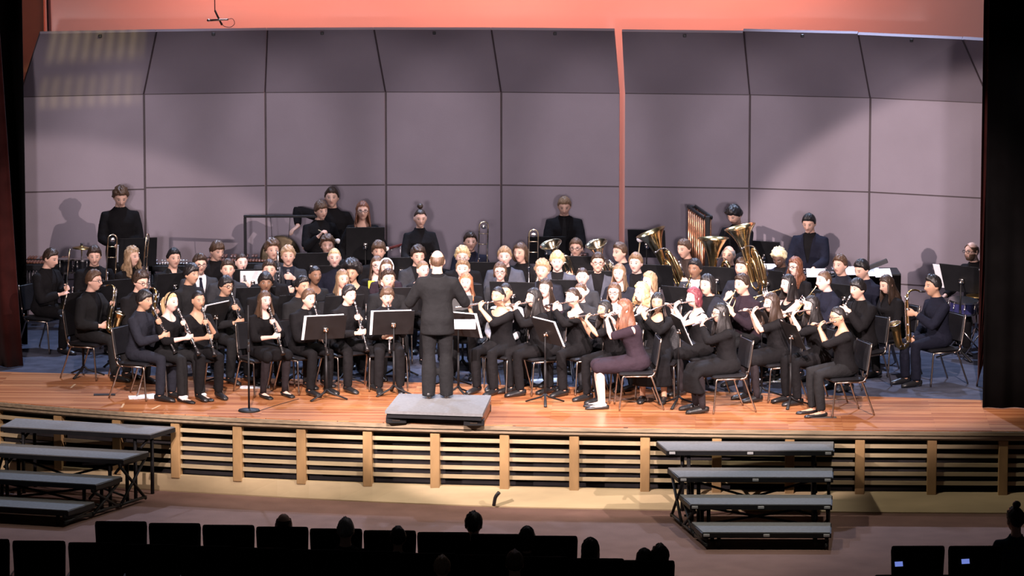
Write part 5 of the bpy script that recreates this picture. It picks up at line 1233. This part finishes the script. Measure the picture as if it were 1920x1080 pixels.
# bassoon resting nearly level
o = proto('bassoon'); a = at_y(800, 446, 55.75); b = at_y(724, 467, 54.8); d = nrm(b - a); setm(o, m4(frame(d), b - d * 1.235)); tag(o, 'maroon bassoon slanting below the woman with a bun', 'bassoon')
# ---- music stands
st = stand(258, 474, 12, 'black music stand of the curly-haired standing percussionist', zd=1.12, group='percussion music stands')
g = Geo(); g.box((.14, -.012, -.14), (.275, -.006, .12)); so = obj('sheet_music', g, plain('dim_paper', (.42, .42, .45), .85, noise=.05)); setm(so, m4(rz(math.radians(192)), tuple(st.location)) @ m4(rx(-.42), (0, 0, 1.12))); tag(so, 'grey-white sheet standing by the clasped hands of the percussionist', 'sheet music')
stand(328, 535, 25, 'black music stand below the open black shirt', zd=.92)
stand(215, 548, 30, 'black music stand right of the bespectacled saxophonist', zd=.92)
stand(478, 562, 15, 'black music stand behind the microphone pole', zd=.92)
st = stand(474, 528, 5, 'black music stand carrying a lit white sheet', zd=.93)
g = Geo(); g.box((-.20, .006, -.145), (.16, .010, .165)); so = obj('sheet_music', g, PAPER); setm(so, m4(rz(math.radians(185)), tuple(st.location)) @ m4(rx(-.42), (0, 0, .93))); tag(so, 'big white sheet beside the pale woman with tied-back hair', 'sheet music')
stand(402, 592, 58, 'angled black music stand shared by the front clarinets', zd=.86, sheet=2)
stand(614, 609, 18, 'broad black music stand before the brown-haired boy clarinettist', zd=.86, sheet=2, base=(611, 748))
stand(738, 606, 10, 'broad black music stand before the boy oboist', zd=.87, sheet=2, base=(738, 740))
stand(622, 521, 5, 'black music stand below the pale blond man', zd=.94)
stand(643, 578, 22, 'black music stand behind the black-haired boy clarinettist', zd=.93)
stand(747, 563, 8, 'black music stand between the oboist and the conductor', zd=.93)
stand(752, 506, 5, 'black music stand before the curly-haired trumpeter in grey', zd=.95)
stand(555, 576, 25, 'black music stand above the bare stage left of the boy clarinettists', zd=.92)
stand(685, 458, 4, 'black music stand before the standing auburn-haired woman', zd=1.27, group='percussion music stands')
stand(584, 499, 8, 'black music stand before the boy with the beater', zd=1.0, group='percussion music stands')
stand(892, 604, -30, 'black music stand before the first flutist', zd=.86, sheet=-2, base=(862, 742))
stand(868, 556, -8, 'black music stand just right of the conductor\'s shoulder', zd=.92)
stand(962, 552, -10, 'black music stand behind the first two flutists', zd=.92, wide=1.15)
stand(918, 515, -4, 'black music stand under the back trombonist', zd=.95)
stand(1062, 548, -8, 'black music stand behind the bare-necked flutist', zd=.92)
stand(1088, 504, -6, 'black music stand right of the blond boy with fringe', zd=.96)
stand(1128, 531, -2, 'black music stand before the man in pale grey', zd=.93)
stand(1025, 470, 0, 'black music stand before the standing man with a tie', zd=1.08, group='percussion music stands')
stand(1034, 627, -58, 'tilted black music stand between the front flutists', zd=.86, sheet=-2, base=(1026, 757))
stand(1275, 598, -78, 'edge-on black music stand before the maroon-haired flutist', zd=.92, sheet=-2, base=(1276, 762))
stand(1443, 600, -72, 'edge-on black music stand before the long-haired flutist', zd=.90, base=(1432, 745))
stand(1502, 622, -70, 'black music stand before the flutist at the right end', zd=.85, base=(1486, 762))
stand(1228, 520, -20, 'black music stand before the brown-haired tuba player', zd=.95)
stand(1345, 524, -22, 'black music stand before the grey-haired tuba player', zd=.95)
stand(1213, 458, -10, 'dark music stand beside the white-headed mallet', zd=1.10, group='percussion music stands')
stand(1440, 530, -32, 'black music stand before the player with bleached hair', zd=.94)
stand(1278, 562, -35, 'black music stand above the tanned flutist', zd=.92)
stand(1584, 557, -40, 'black music stand before the black-haired right-hand clarinettist', zd=.92)
stand(1432, 478, -24, 'black music stand beside the bleached curls', zd=1.05)
stand(1804, 524, -40, 'big black music stand before the bearded drummer', zd=1.02, wide=1.2, sheet=3, group='percussion music stands')
stand(152, 570, 40, 'black music stand before the far-left trombonist', zd=.9)
# the conductor's stand, low and flat before the podium
o = stand(846, 640, 180, 'black conductor\'s music stand beyond the podium', zd=.95, base=(848, 727)); 
P0 = at_z(870, 608, .96); g = Geo(); g.box((-.14, -.1, -.002), (.14, .1, .002), m4(rx(.45), P0)); tag(obj('sheet_music', g, PAPER), 'white score page showing at the conductor\'s right hip', 'sheet music')
# mallet with a white head
P0 = at_y(1200, 449, 55.86); root = empty('bass_drum_mallet', tuple(P0)); g = Geo(); g.ell((0, 0, 0), (.046, .046, .04), 16, 10); obj('felt_head', g, plain('white_felt', (.8, .76, .76), .95, noise=.05, bump=.3), root, True)
g = Geo(); g.rod((0, 0, -.03), (-.03, -.02, -.30), .009, 8); obj('handle', g, MAPLE, root, True); tag(root, 'round white-headed mallet upright beside a dark music stand', 'mallet')
P0 = at_y(802, 456, 55.3); g = Geo(); g.box((-.095, -.003, -.08), (.095, .003, .09), m4(rz(-.08) @ rx(-.35), P0)); tag(obj('sheet_music', g, plain('grey_paper', (.30, .29, .31), .8, noise=.05)), 'grey sheet held before the standing woman with a bun', 'sheet music')
# ---- percussion
ROSE = grain('rosewood_bar', (.20, .075, .045), .35, .25, (3, 30, 3)); RES = plain('grey_resonator', (.10, .10, .11), .4, .6, noise=.1)
def keyboard(px0, px1, py, z, name, lab, barmat, frame_mat, dz=0, depth=.55, n=22, rot=None, res=True):
    a, b = at_z(px0, py, z), at_z(px1, py + dz, z); t = nrm((b - a) * [1, 1, 0]); w = np.linalg.norm((b - a)[:2]); nn = np.array([-t[1], t[0], 0])
    root = empty(name, tuple(a * [1, 1, 0])); R = np.stack([t, nn, Z3], 1); M = m4(R)
    g = Geo()
    for y in (.02, depth): g.bbox((-.03, y - .02, z - .11), (w + .03, y + .02, z - .03), .008, M)
    for x in (0, w): g.bbox((x - .03, 0, z - .11), (x + .03, depth, z - .03), .008, M)
    obj('frame', g, frame_mat, root)
    for x in (.02, w - .02):
        for y in (.04, depth - .04): g = Geo(); g.tube([R @ np.array([x, y, z - .1]), R @ np.array([x, y, .02])], .02, 8); obj('leg', g, BLKM, root, True)
    for j in range(n):
        x = w * (j + .5) / n; L = depth * (.5 - .18 * j / n); bw = w / n * .42
        g = Geo(); g.bbox((x - bw, .25 * depth - L * .42, z - .022), (x + bw, .25 * depth + L * .42, z), .004, M); obj('bar', g, barmat, root)
        if j % 7 not in (2, 6): g = Geo(); x2 = x + w / n * .5; g.bbox((x2 - bw, .72 * depth - L * .4, z + .0), (x2 + bw, .72 * depth + L * .4, z + .022), .004, M); obj('bar', g, barmat, root)
    if res:
        g = Geo()
        for j in range(n): x = w * (j + .5) / n; h = .5 - .38 * j / n; g.rod(R @ np.array([x, .12, z - .05]), R @ np.array([x, .12, z - .05 - h]), w / n * .4, 8)
        obj('resonator', g, RES, root, True)
    return tag(root, lab, name.replace('_', ' '), 'mallet percussion')
keyboard(26, 118, 492, .90, 'xylophone', 'brown-barred xylophone behind the far-left trombonist', ROSE, BLKM, n=16)
keyboard(282, 352, 494, .90, 'glockenspiel', 'bright steel glockenspiel beside the young man in an open shirt', CHROME, BLKM, n=14, depth=.35, res=False)
keyboard(386, 500, 489, .90, 'marimba', 'rosewood marimba in front of the gong frame', ROSE, BLKM, n=20)
keyboard(1418, 1566, 512, .97, 'vibraphone', 'vibraphone under the hands of the man in navy', SILVER, BLKM, n=18, depth=.5)
keyboard(1005, 1100, 478, .93, 'xylophone', 'xylophone in front of the standing man in a tie', ROSE, BLKM, n=14, depth=.4)
# table of percussion covered in sheets
a = at_z(1572, 512, .97); b = at_z(1692, 516, .97); root = empty('percussion_table', tuple(a * [1, 1, 0])); w = b[0] - a[0]
g = Geo(); g.bbox((0, 0, .93), (w, .55, .965), .008); obj('table_top', g, BLKM, root)
g = Geo(); g.bbox((.0, -.012, .35), (w, .0, .94), .004); obj('black_drape', g, VELOUR, root)
for x in (.04, w - .04):
    for y in (.05, .5): g = Geo(); g.rod((x, y, 0), (x, y, .94), .02, 8); obj('leg', g, BLKM, root, True)
tag(root, 'black percussion table behind the long-haired woman at right', 'table')
for px, py, wd, r in ((1592, 508, .22, .1), (1630, 510, .24, -.1), (1655, 512, .22, .2), (1448, 503, .22, 0), (1530, 512, .24, 0), (1480, 512, .22, .1)):
    P0 = at_z(px, py, 1.0); g = Geo(); g.box((-wd / 2, -.005, -.075), (wd / 2, -.002, .075), m4(rz(r) @ rx(-.9), P0)); tag(obj('sheet_music', g, PAPER), {1592: 'white sheet behind the brown-haired boy in profile', 1630: 'white sheet just right of the boy looking down', 1655: 'white sheet above the long dark brown hair', 1448: 'white sheet left of the bleached curls', 1530: 'white sheet under the navy-suited man\'s right hand', 1480: 'white sheet at the waist of the navy-suited man'}[px], 'sheet music', 'sheets on the percussion')
P0 = at_z(1642, 497, 1.1); g = Geo(); g.bbox((-.16, -.02, -.03), (.16, .02, .03), .006, m4(ry(-.38), P0)); tag(obj('stick_bag', g, BLK), 'slanted black stick bag at the back of the table', 'stick bag')
# tam-tam in a square frame
BRONZE = plain('tam_tam_bronze', (.10, .075, .045), .45, .85, noise=.45, nscale=9)
c = at_y(526, 480, 56.1); ztop = at_y(500, 408, 56.1)[2]; x0 = at_y(460, 470, 56.1)[0]; x1 = 2 * c[0] - x0 + .05
root = empty('gong', (c[0], 56.1, 0))
g = Geo(); A = np.linspace(0, 1, 12); g.lathe([(0, .012), (.10, .012), (.12, .004), (.24, -.002), (.262, -.010), (.270, -.05), (.262, -.05), (.255, -.02), (.23, -.012), (0, -.004)], 40, m4(frame((.15, -1, 0)), (0, 0, c[2]))); obj('disc', g, BRONZE, root, True)
for sx in (-1, 1): g = Geo(); g.rod((sx * .11, 0, c[2] + .24), (sx * .13, 0, ztop), .004, 6); obj('hanging_cord', g, BLK, root, True)
tag(root, 'dark bronze gong hanging in a square black frame', 'gong')
root = empty('gong_stand', (c[0], 56.1, 0)); xa, xb = x0 - c[0], x1 - c[0]
for nm, lo, hi in (('upright', (xa - .018, -.018, .03), (xa + .018, .018, ztop)), ('upright', (xb - .018, -.018, .03), (xb + .018, .018, ztop)), ('top_bar', (xa - .018, -.018, ztop), (xb + .018, .018, ztop + .034)), ('lower_bar', (xa, -.015, .30), (xb, .015, .33)), ('foot', (xa - .02, -.3, .0), (xa + .02, .3, .035)), ('foot', (xb - .02, -.3, .0), (xb + .02, .3, .035))): g = Geo(); g.bbox(lo, hi, .005); obj(nm, g, BLKM, root)
tag(root, 'square black tube frame holding the gong at left', 'gong stand')
# beater in the raised hand
sp = find('gong beater'); k = sp['k']; h = k.wr[0] + k.hd[0] * .085; root = empty('gong_beater'); g = Geo(); g.rod((0, 0, -.06), (0, 0, .22), .007, 8); obj('stick', g, MAPLE, root, True); g = Geo(); g.ell((0, 0, .24), (.035, .035, .04), 12, 8); obj('padded_head', g, plain('pale_felt', (.6, .55, .5), .9, noise=.1), root, True)
setm(root, sp['M'] @ m4(frame(nrm([.75, -.45, -.5])), h)); tag(root, 'pale-headed gong beater in the raised hand of the standing boy', 'gong beater')
# chimes
COPPER = plain('copper_tube', (.85, .42, .24), .25, 1.0, noise=.06)
a = at_y(1297, 388, 56.0); b = at_y(1327, 413, 54.9); b[2] = a[2] - .0; root = empty('tubular_chimes', (a[0], a[1], 0)); d = (b - a) * [1, 1, 0]; zt = a[2]
g = Geo(); g.bbox((-.03, -.03, 0), (.03, .03, zt + .02), .008); g.bbox(tuple(d + [-.03, -.03, 0]), tuple(d + [.03, .03, zt + .02]), .008); obj('upright', g, BLKM, root)
for off in (-.05, .05):
    nn = nrm([-d[1], d[0], 0]) * off; g = Geo(); g.tube([nn + [0, 0, zt + .0], nn + d + [0, 0, zt + .0]], [[.018, .03]] * 2, 8, ref=(0, 0, 1)); obj('top_rail', g, BLKM, root, True)
    for j in range(8):
        p = nn + d * (j + .6) / 8.3; L = zt - .62 + .35 * j / 8; g = Geo(); g.rod(p + [0, 0, zt - .03], p + [0, 0, zt - L + .1], .019, 12); g.lathe([(.019, 0), (.021, .005), (.021, .03), (0, .032)], 12, m4(None, p + [0, 0, zt - .035])); obj('tube', g, COPPER, root, True)
for q in (np.zeros(3), d): g = Geo(); nn = nrm([-d[1], d[0], 0]); g.tube([q - nn * .3 + [0, 0, .03], q + nn * .3 + [0, 0, .03]], .025, 8); obj('foot', g, BLKM, root, True)
g = Geo(); g.bbox((-.03, -.02, .25), (.03, .02, .30), .004) ; g.rod((0, 0, .28), d + [0, 0, .28], .02, 8); obj('lower_bar', g, BLKM, root)
tag(root, 'rack of copper tubular chimes behind the tubas', 'chimes')
# suspended cymbal and bongos at left
def cymbal(x, y, z, R, lab, tilt=.12, name='cymbal_stand', legs=.28):
    root = empty(name, (x, y, 0)); g = Geo(); g.rod((0, 0, .28), (0, 0, z + .05), .010, 8); obj('pole', g, CHROME, root, True)
    for j in range(3): a = j * 2 * PI / 3 + .4; g = Geo(); g.rod((0, 0, .34), (legs * math.cos(a), legs * math.sin(a), .01), .009, 8); obj('leg', g, CHROME, root, True)
    g = Geo(); g.lathe([(.0, .022), (.02, .020), (.03, .008), (R * .6, -.002), (R, -.014), (R, -.017), (R * .6, -.005), (.0, .0)], 32, m4(rx(tilt) @ ry(.05), (0, 0, z))); obj('cymbal', g, DKBRASS, root, True)
    g = Geo(); g.lathe([(0, z + .02), (.016, z + .022), (.016, z + .05), (0, z + .052)], 10); obj('wing_nut', g, BLK, root, True)
    return tag(root, lab, 'cymbal', 'cymbals')
c = at_y(153, 463, 55.9); cymbal(c[0], c[1], c[2], .125, 'thin suspended cymbal on a stand left of the standing percussionist', .05)
def drum(root, name, c, R, h, axis, shell, lugs=8):
    M = m4(frame(axis), c); g = Geo(); g.lathe([(R, -h / 2), (R, h / 2), (R - .006, h / 2), (R - .006, -h / 2), (R, -h / 2)], 32, M); s = obj(name, g, shell, root, auto=40)
    for zz in (-h / 2, h / 2):
        g = Geo(); g.lathe([(R + .002, zz - .012), (R + .010, zz - .012), (R + .010, zz + .012), (R + .002, zz + .012)], 32, M); obj('hoop', g, CHROME, s, auto=40)
        g = Geo(); g.lathe([(0, zz * .985), (R - .002, zz * .985), (R - .002, zz * .985 + .002), (0, zz * .985 + .002)], 32, M); obj('head', g, plain('drum_head', (.62, .6, .6), .7, noise=.05) if name != 'bass_shell' else BLK, s)
    for j in range(lugs):
        a = j * 2 * PI / lugs; g = Geo(); v = lambda z: (M @ np.array([(R + .012) * math.cos(a), (R + .012) * math.sin(a), z, 1]))[:3]; g.rod(v(-h / 2), v(h / 2), .004, 6); g.ell(v(0), (.012, .012, .018), 8, 6); obj('lug', g, CHROME, s, True)
    return s
BLUED = plain('blue_drum_lacquer', (.03, .03, .10), .2, coat=.6, noise=.2); BLKD = plain('black_drum_lacquer', (.015, .015, .018), .2, coat=.6, noise=.2)
c = at_y(140, 500, 55.9); root = empty('bongo_drums', (c[0], c[1], 0)); 
for j, x in enumerate((-.13, .11)): drum(root, 'shell', (x, 0, .84), .10 + .015 * j, .17, (0, 0, 1), BLKD, 6)
g = Geo(); g.rod((0, 0, .0), (0, 0, .86), .014, 8); g.rod((-.12, 0, .80), (.12, 0, .80), .010, 8); obj('stand_pole', g, BLKM, root, True)
for j in range(3): a = j * 2 * PI / 3; g = Geo(); g.rod((0, 0, .3), (.28 * math.cos(a), .28 * math.sin(a), .01), .011, 8); obj('leg', g, BLKM, root, True)
tag(root, 'black bongo drums on a stand under the left cymbal', 'bongos')
# drum set at the right
sp = find('drummer'); dm = sp['M']; dp = dm[:3, 3]
c = at_z(1806, 574, .62); root = empty('snare_drum', (c[0], c[1], 0)); drum(root, 'shell', (0, 0, .62), .178, .15, (.05, -.1, 1), BLUED, 8)
g = Geo(); g.rod((0, 0, .22), (0, 0, .55), .013, 8); obj('stand_pole', g, CHROME, root, True)
for j in range(3):
    a = j * 2 * PI / 3 + .3; g = Geo(); g.rod((0, 0, .30), (.26 * math.cos(a), .26 * math.sin(a), .01), .010, 8); obj('leg', g, CHROME, root, True); g = Geo(); g.rod((0, 0, .48), (.17 * math.cos(a), .17 * math.sin(a), .56), .009, 6); obj('basket_arm', g, CHROME, root, True)
tag(root, 'blue snare drum on a stand under the big music stand', 'snare drum')
c = at_z(1772, 612, .29); root = empty('bass_drum', (c[0], c[1], 0)); drum(root, 'bass_shell', (0, 0, .30), .28, .40, (-.75, -.65, 0), BLKD, 8)
for sx in (-1, 1): g = Geo(); g.rod((.2 * sx, -.15 * sx, .18), (.30 * sx, -.28 * sx, .008), .009, 6); obj('spur', g, CHROME, root, True)
tag(root, 'black bass drum behind the tenor saxophonist\'s chair', 'bass drum')
c = at_z(1838, 553, .84); cymbal(c[0], c[1], .84, .18, 'hi-hat cymbals beside the blue snare drum', .02, 'hi_hat', .24)
c = at_z(1850, 590, .55); root = empty('floor_tom', (c[0] + .15, c[1] + .2, 0)); drum(root, 'shell', (0, 0, .44), .20, .38, (0, 0, 1), BLKD, 6)
for j in range(3): a = j * 2 * PI / 3 + .6; g = Geo(); g.rod((.215 * math.cos(a), .215 * math.sin(a), .5), (.225 * math.cos(a), .225 * math.sin(a), .005), .008, 6); obj('leg', g, CHROME, root, True)
tag(root, 'black floor tom at the right edge of the drum set', 'floor tom')
root = empty('drum_throne', (dp[0], dp[1], 0)); g = Geo(); g.lathe([(0, .46), (.16, .46), (.17, .48), (.17, .52), (.15, .545), (0, .55)], 24); obj('seat', g, VINYL, root, True); g = Geo(); g.rod((0, 0, .2), (0, 0, .47), .014, 8); obj('pole', g, CHROME, root, True)
for j in range(3): a = j * 2 * PI / 3; g = Geo(); g.rod((0, 0, .26), (.26 * math.cos(a), .26 * math.sin(a), .01), .011, 8); obj('leg', g, CHROME, root, True)
tag(root, 'round black drum throne under the bearded drummer', 'stool')
for i in (0, 1):
    k = sp['k']; h = k.wr[i] + k.hd[i] * .08; g = Geo(); g.tube([(0, 0, -.10), (0, 0, .22), (0, 0, .28), (0, 0, .30)], [.007, .007, .004, .006], 8); o = obj('drumstick', g, MAPLE, smooth=True); setm(o, dm @ m4(frame(nrm([.65 * (1, -1)[i], -.7, .1 * (1, -3)[i]])), h)); tag(o, ('raised drumstick in the near hand of the bearded drummer', 'drumstick in the far hand of the bearded drummer')[i], 'drumstick', 'drumsticks')
# mallets in the hands of the standing players
for nm in ('black jacket and tie', 'thick black hair', 'dark navy suit', 'with a bun on top'):
    sp = find(nm); k = sp['k']
    for i in (0, 1):
        h = k.wr[i] + k.hd[i] * .08; root = empty('mallet'); g = Geo(); g.rod((0, 0, -.08), (0, 0, .26), .005, 6); obj('shaft', g, MAPLE, root, True); g = Geo(); g.ell((0, 0, .27), (.018, .018, .016), 10, 6); obj('yarn_head', g, CL['plum'], root, True)
        setm(root, sp['M'] @ m4(frame(nrm([-.25 * (-1, 1)[i], -.9, -.25])), h)); tag(root, f"mallet in {('right', 'left')[i]} hand of {sp['who']}", 'mallet', 'mallets in hands')
# ---- house seats and the audience
def make_seat():
    root = empty('theatre_seat'); n = 14; R = []
    for z, w, th, y in ((.30, .235, .05, 0), (.34, .25, .07, 0), (.70, .259, .075, .03), (.95, .268, .065, .055), (.99, .262, .05, .062), (1.0, .25, .02, .066)):
        a = np.arange(24) * 2 * PI / 24; R.append(np.stack([w * np.sign(np.cos(a)) * np.abs(np.cos(a)) ** .35, y * -1 + th * .5 * np.sign(np.sin(a)) * np.abs(np.sin(a)) ** .5, np.full(24, z)], 1))
    g = Geo(); g.loft(R); obj('backrest', g, SEATF, root, True)
    g = Geo(); g.bbox((-.225, .03, .36), (.225, .46, .45), .03); obj('cushion', g, SEATF, root, auto=50)
    for sx in (-1, 1): g = Geo(); g.bbox((sx * .265 - .02, .02, .58), (sx * .265 + .02, .34, .61), .01); obj('armrest', g, BLK, root); g = Geo(); g.bbox((sx * .262 - .014, .05, 0), (sx * .262 + .014, .28, .58), .006); obj('standard', g, BLKM, root)
    return root
ZF = -.94
def seat(px, py, yaw, lab, zt=.06):
    if 'seat' not in PROTO: PROTO['seat'] = make_seat(); o = PROTO['seat']
    else: o = copy_tree(PROTO['seat'])
    p = at_z(px, py, zt); o.location = (p[0], p[1], ZF); o.rotation_euler = (0, 0, yaw); return tag(o, lab, 'theatre seat', 'black house seats'), p
names = ['seat whose edge meets the lit carpet below the far-left steps', 'second black seat from the left of the front block', 'empty seat third from the left in the front block', 'seat with the bald-ringed head of the audience member', 'seat with the grey head at its right shoulder', 'seat with a low dark head left of the podium', 'seat just below the podium without a head', 'seat under the tallest dark head in the middle', 'end seat below the plywood strip of cable']
full = ['black theatre seat at the left end of the front row, beside lit carpet', 'second black theatre seat from the left in the front row', 'third black theatre seat from the left in the front row', 'black theatre seat of the balding spectator in the front row', 'black theatre seat right of the balding spectator, before the grey head', 'black theatre seat of the low dark head left of centre', 'black theatre seat below the podium, no head above it', 'black theatre seat of the tallest dark-haired spectator', 'black theatre seat at the right end of the front row']
for j in range(9): seat(228 + 100.7 * j, 975 + 3.4 * j, -.03, full[j])
rowb = ['cut off at the left frame edge', 'at the left, clear of the front row, before red carpet', 'under the left end of the front row', 'below the second front seat', 'below the third front seat', 'below the balding spectator', 'below the grey-haired head', 'below the low dark head', 'behind the blond low head', 'below the tallest dark head', 'beside the dim round head', 'below the right end of the front row', 'at the right end, beside the paired heads', 'farthest right in the second row, by the aisle']
for j in range(12): seat(-30 + 104.5 * j, 1008 + 3.3 * j, -.03, 'black second-row theatre seat ' + rowb[j])
seat(1104, 1046, -.03, 'black second-row theatre seat ' + rowb[12]) if False else None
seat(1214, 1048, -.03, 'black second-row theatre seat ' + rowb[13])
for px, lab in ((1720, 'left black theatre seat of the pair at lower right'), (1827, 'right black theatre seat of the pair at lower right, beside the ponytailed spectator')): seat(px, 1021, .02, lab)
for px, lab in ((1690, 'black theatre seat at the bottom right corner, left one'), (1800, 'black theatre seat at the bottom right corner, right one')): seat(px, 1075, .02, lab)
SCR = plain('phone_screen', (.02, .02, .03), .3, emit=(.25, .35, 1.0), estr=.6, noise=.1)
for px, py, lab in ((1685, 1058, 'dim glowing phone screen over the lower-right corner seats, left'), (1810, 1053, 'brighter glowing phone screen over the lower-right corner seats, right')):
    p = at_y(px, py, 41.2); root = empty('phone', tuple(p)); M = m4(rz(.25) @ rx(-.3)); g = Geo(); g.bbox((-.07, -.002, -.036), (.07, .006, .036), .003, M); obj('case', g, BLK, root); g = Geo(); g.box((-.04, -.0035, -.022), (.042, -.0025, .026), M); obj('screen', g, SCR, root); tag(root, lab, 'phone', 'phones held up in the audience')
# ------------------------------------------------------------------ light
def spot(name, loc, to, W, col, ang, blend=.3, r=.15):
    d = bpy.data.lights.new(name, 'SPOT'); d.energy = W; d.color = col; d.spot_size = math.radians(ang); d.spot_blend = blend; d.shadow_soft_size = r
    o = bpy.data.objects.new(name, d); C.objects.link(o); o.location = loc; o.rotation_euler = (Vector(to) - Vector(loc)).to_track_quat('-Z', 'Y').to_euler(); return o
def area(name, loc, to, W, col, sx, sy):
    d = bpy.data.lights.new(name, 'AREA'); d.energy = W; d.color = col; d.shape = 'RECTANGLE'; d.size = sx; d.size_y = sy
    o = bpy.data.objects.new(name, d); C.objects.link(o); o.location = loc; o.rotation_euler = (Vector(to) - Vector(loc)).to_track_quat('-Z', 'Y').to_euler(); return o
PINK = (1.0, .80, .78); WARM = (1.0, .90, .76); BLUE = (.55, .68, 1.0); ORG = (1.0, .215, .135)
# front-of-house spots on the catwalk and the box booms
for x, tx_, W in ((-5.6, -5.0, 13000), (-3.1, -2.6, 27000), (-.6, -.3, 38000), (1.9, 1.9, 40000), (4.3, 4.1, 27000)): spot('front_spot', (x, 33, 12.0), (tx_, 51.5, .3), W, PINK, 14.5, .5)
spot('box_boom_spot', (13, 38, 8.5), (-2.4, 52.1, 0), 11500, PINK, 20, .12, .08)
spot('box_boom_spot', (-13, 38, 8.5), (4.2, 52.9, 0), 18500, PINK, 20, .12, .08)
# added fill lamps: low wash evening the shell and lifting its canopies, overhead strip
for x in (-6.2, -4.2, -2.1, 0, 2.1, 4.2, 6.2): spot('added_shell_wash', (x * .8, 26, 5.0), (x, 57, 1.95), 8000, (1, .86, .93), 8.0, .45, .3)
area('added_shell_strip', (0, 51.5, 9.6), (0, 56.2, .6), 260, (1, .86, .92), 9, .5)
# overheads, cool, from behind the players
for x in (-4.2, 0, 4.2): spot('overhead_spot', (x, 56.0, 7.8), (x * .9, 52.4, 0), 2900, BLUE, 75, .8, .1)
# orange floods on the cyclorama
for x, W in ((-3.6, 135), (-.2, 155), (3.2, 170)): area('cyclorama_flood', (x, 59.5, 6.0), (x, 60.4, 3.9), W, ORG, 2.0, .3)
# house light over the orchestra floor
spot('house_downlight', (-6, 43.5, 13), (1.2, 47.8, -.8), 3300, WARM, 40, .4, .25)
spot('house_downlight', (6, 43.5, 13), (-1.2, 47.8, -.8), 3300, WARM, 40, .4, .25)
w = bpy.data.worlds.new('dark_hall'); sc.world = w; w.use_nodes = True; w.node_tree.nodes['Background'].inputs[0].default_value = (.6, .55, .6, 1); w.node_tree.nodes['Background'].inputs[1].default_value = .012
sc.cycles.use_denoising = True
sc.cycles.max_bounces = 5; sc.cycles.diffuse_bounces = 3; sc.cycles.glossy_bounces = 3; sc.cycles.transparent_max_bounces = 4

# a yellow patterned projection that strays onto the canopy at the far left
d = spot('gobo_spot', (-2.6, 47, 6.2), (-5.55, 56.6, 3.46), 1500, (1.0, .82, .36), 12, .2, .02).data
d.use_nodes = True; nt = d.node_tree; em = nt.nodes['Emission']; l = nt.links.new; N = nt.nodes.new
tc = N('ShaderNodeTexCoord'); mp = N('ShaderNodeVectorMath'); mp.operation = 'MULTIPLY'; mp.inputs[1].default_value = (1, 1, 0); l(tc.outputs['Normal'], mp.inputs[0])
def ma(op, a, b_):
    n = N('ShaderNodeMath'); n.operation = op
    for i, v in enumerate((a, b_)):
        if isinstance(v, (int, float)): n.inputs[i].default_value = v
        else: l(v, n.inputs[i])
    return n.outputs[0]
sp_ = N('ShaderNodeSeparateXYZ'); l(tc.outputs['Normal'], sp_.inputs[0]); x_, y_ = sp_.outputs[0], sp_.outputs[1]
bars = ma('MULTIPLY_ADD', ma('SINE', ma('MULTIPLY', x_, 420.0), 0), .30); bars.node.inputs[2].default_value = .70
def band(v, lo, hi, s_):
    r = N('ShaderNodeMapRange'); r.inputs[1].default_value = lo - s_; r.inputs[2].default_value = lo + s_; l(v, r.inputs[0]); r2 = N('ShaderNodeMapRange'); r2.inputs[1].default_value = hi - s_; r2.inputs[2].default_value = hi + s_; r2.inputs[3].default_value = 1; r2.inputs[4].default_value = 0; l(v, r2.inputs[0]); return ma('MULTIPLY', r.outputs[0], r2.outputs[0])
yb = ma('ADD', ma('ADD', band(y_, .006, .045, .006), ma('MULTIPLY', band(y_, -.042, -.010, .005), .8)), 0)
l(ma('MULTIPLY', ma('MULTIPLY', yb, bars), band(x_, -.060, .062, .006)), em.inputs['Strength'])
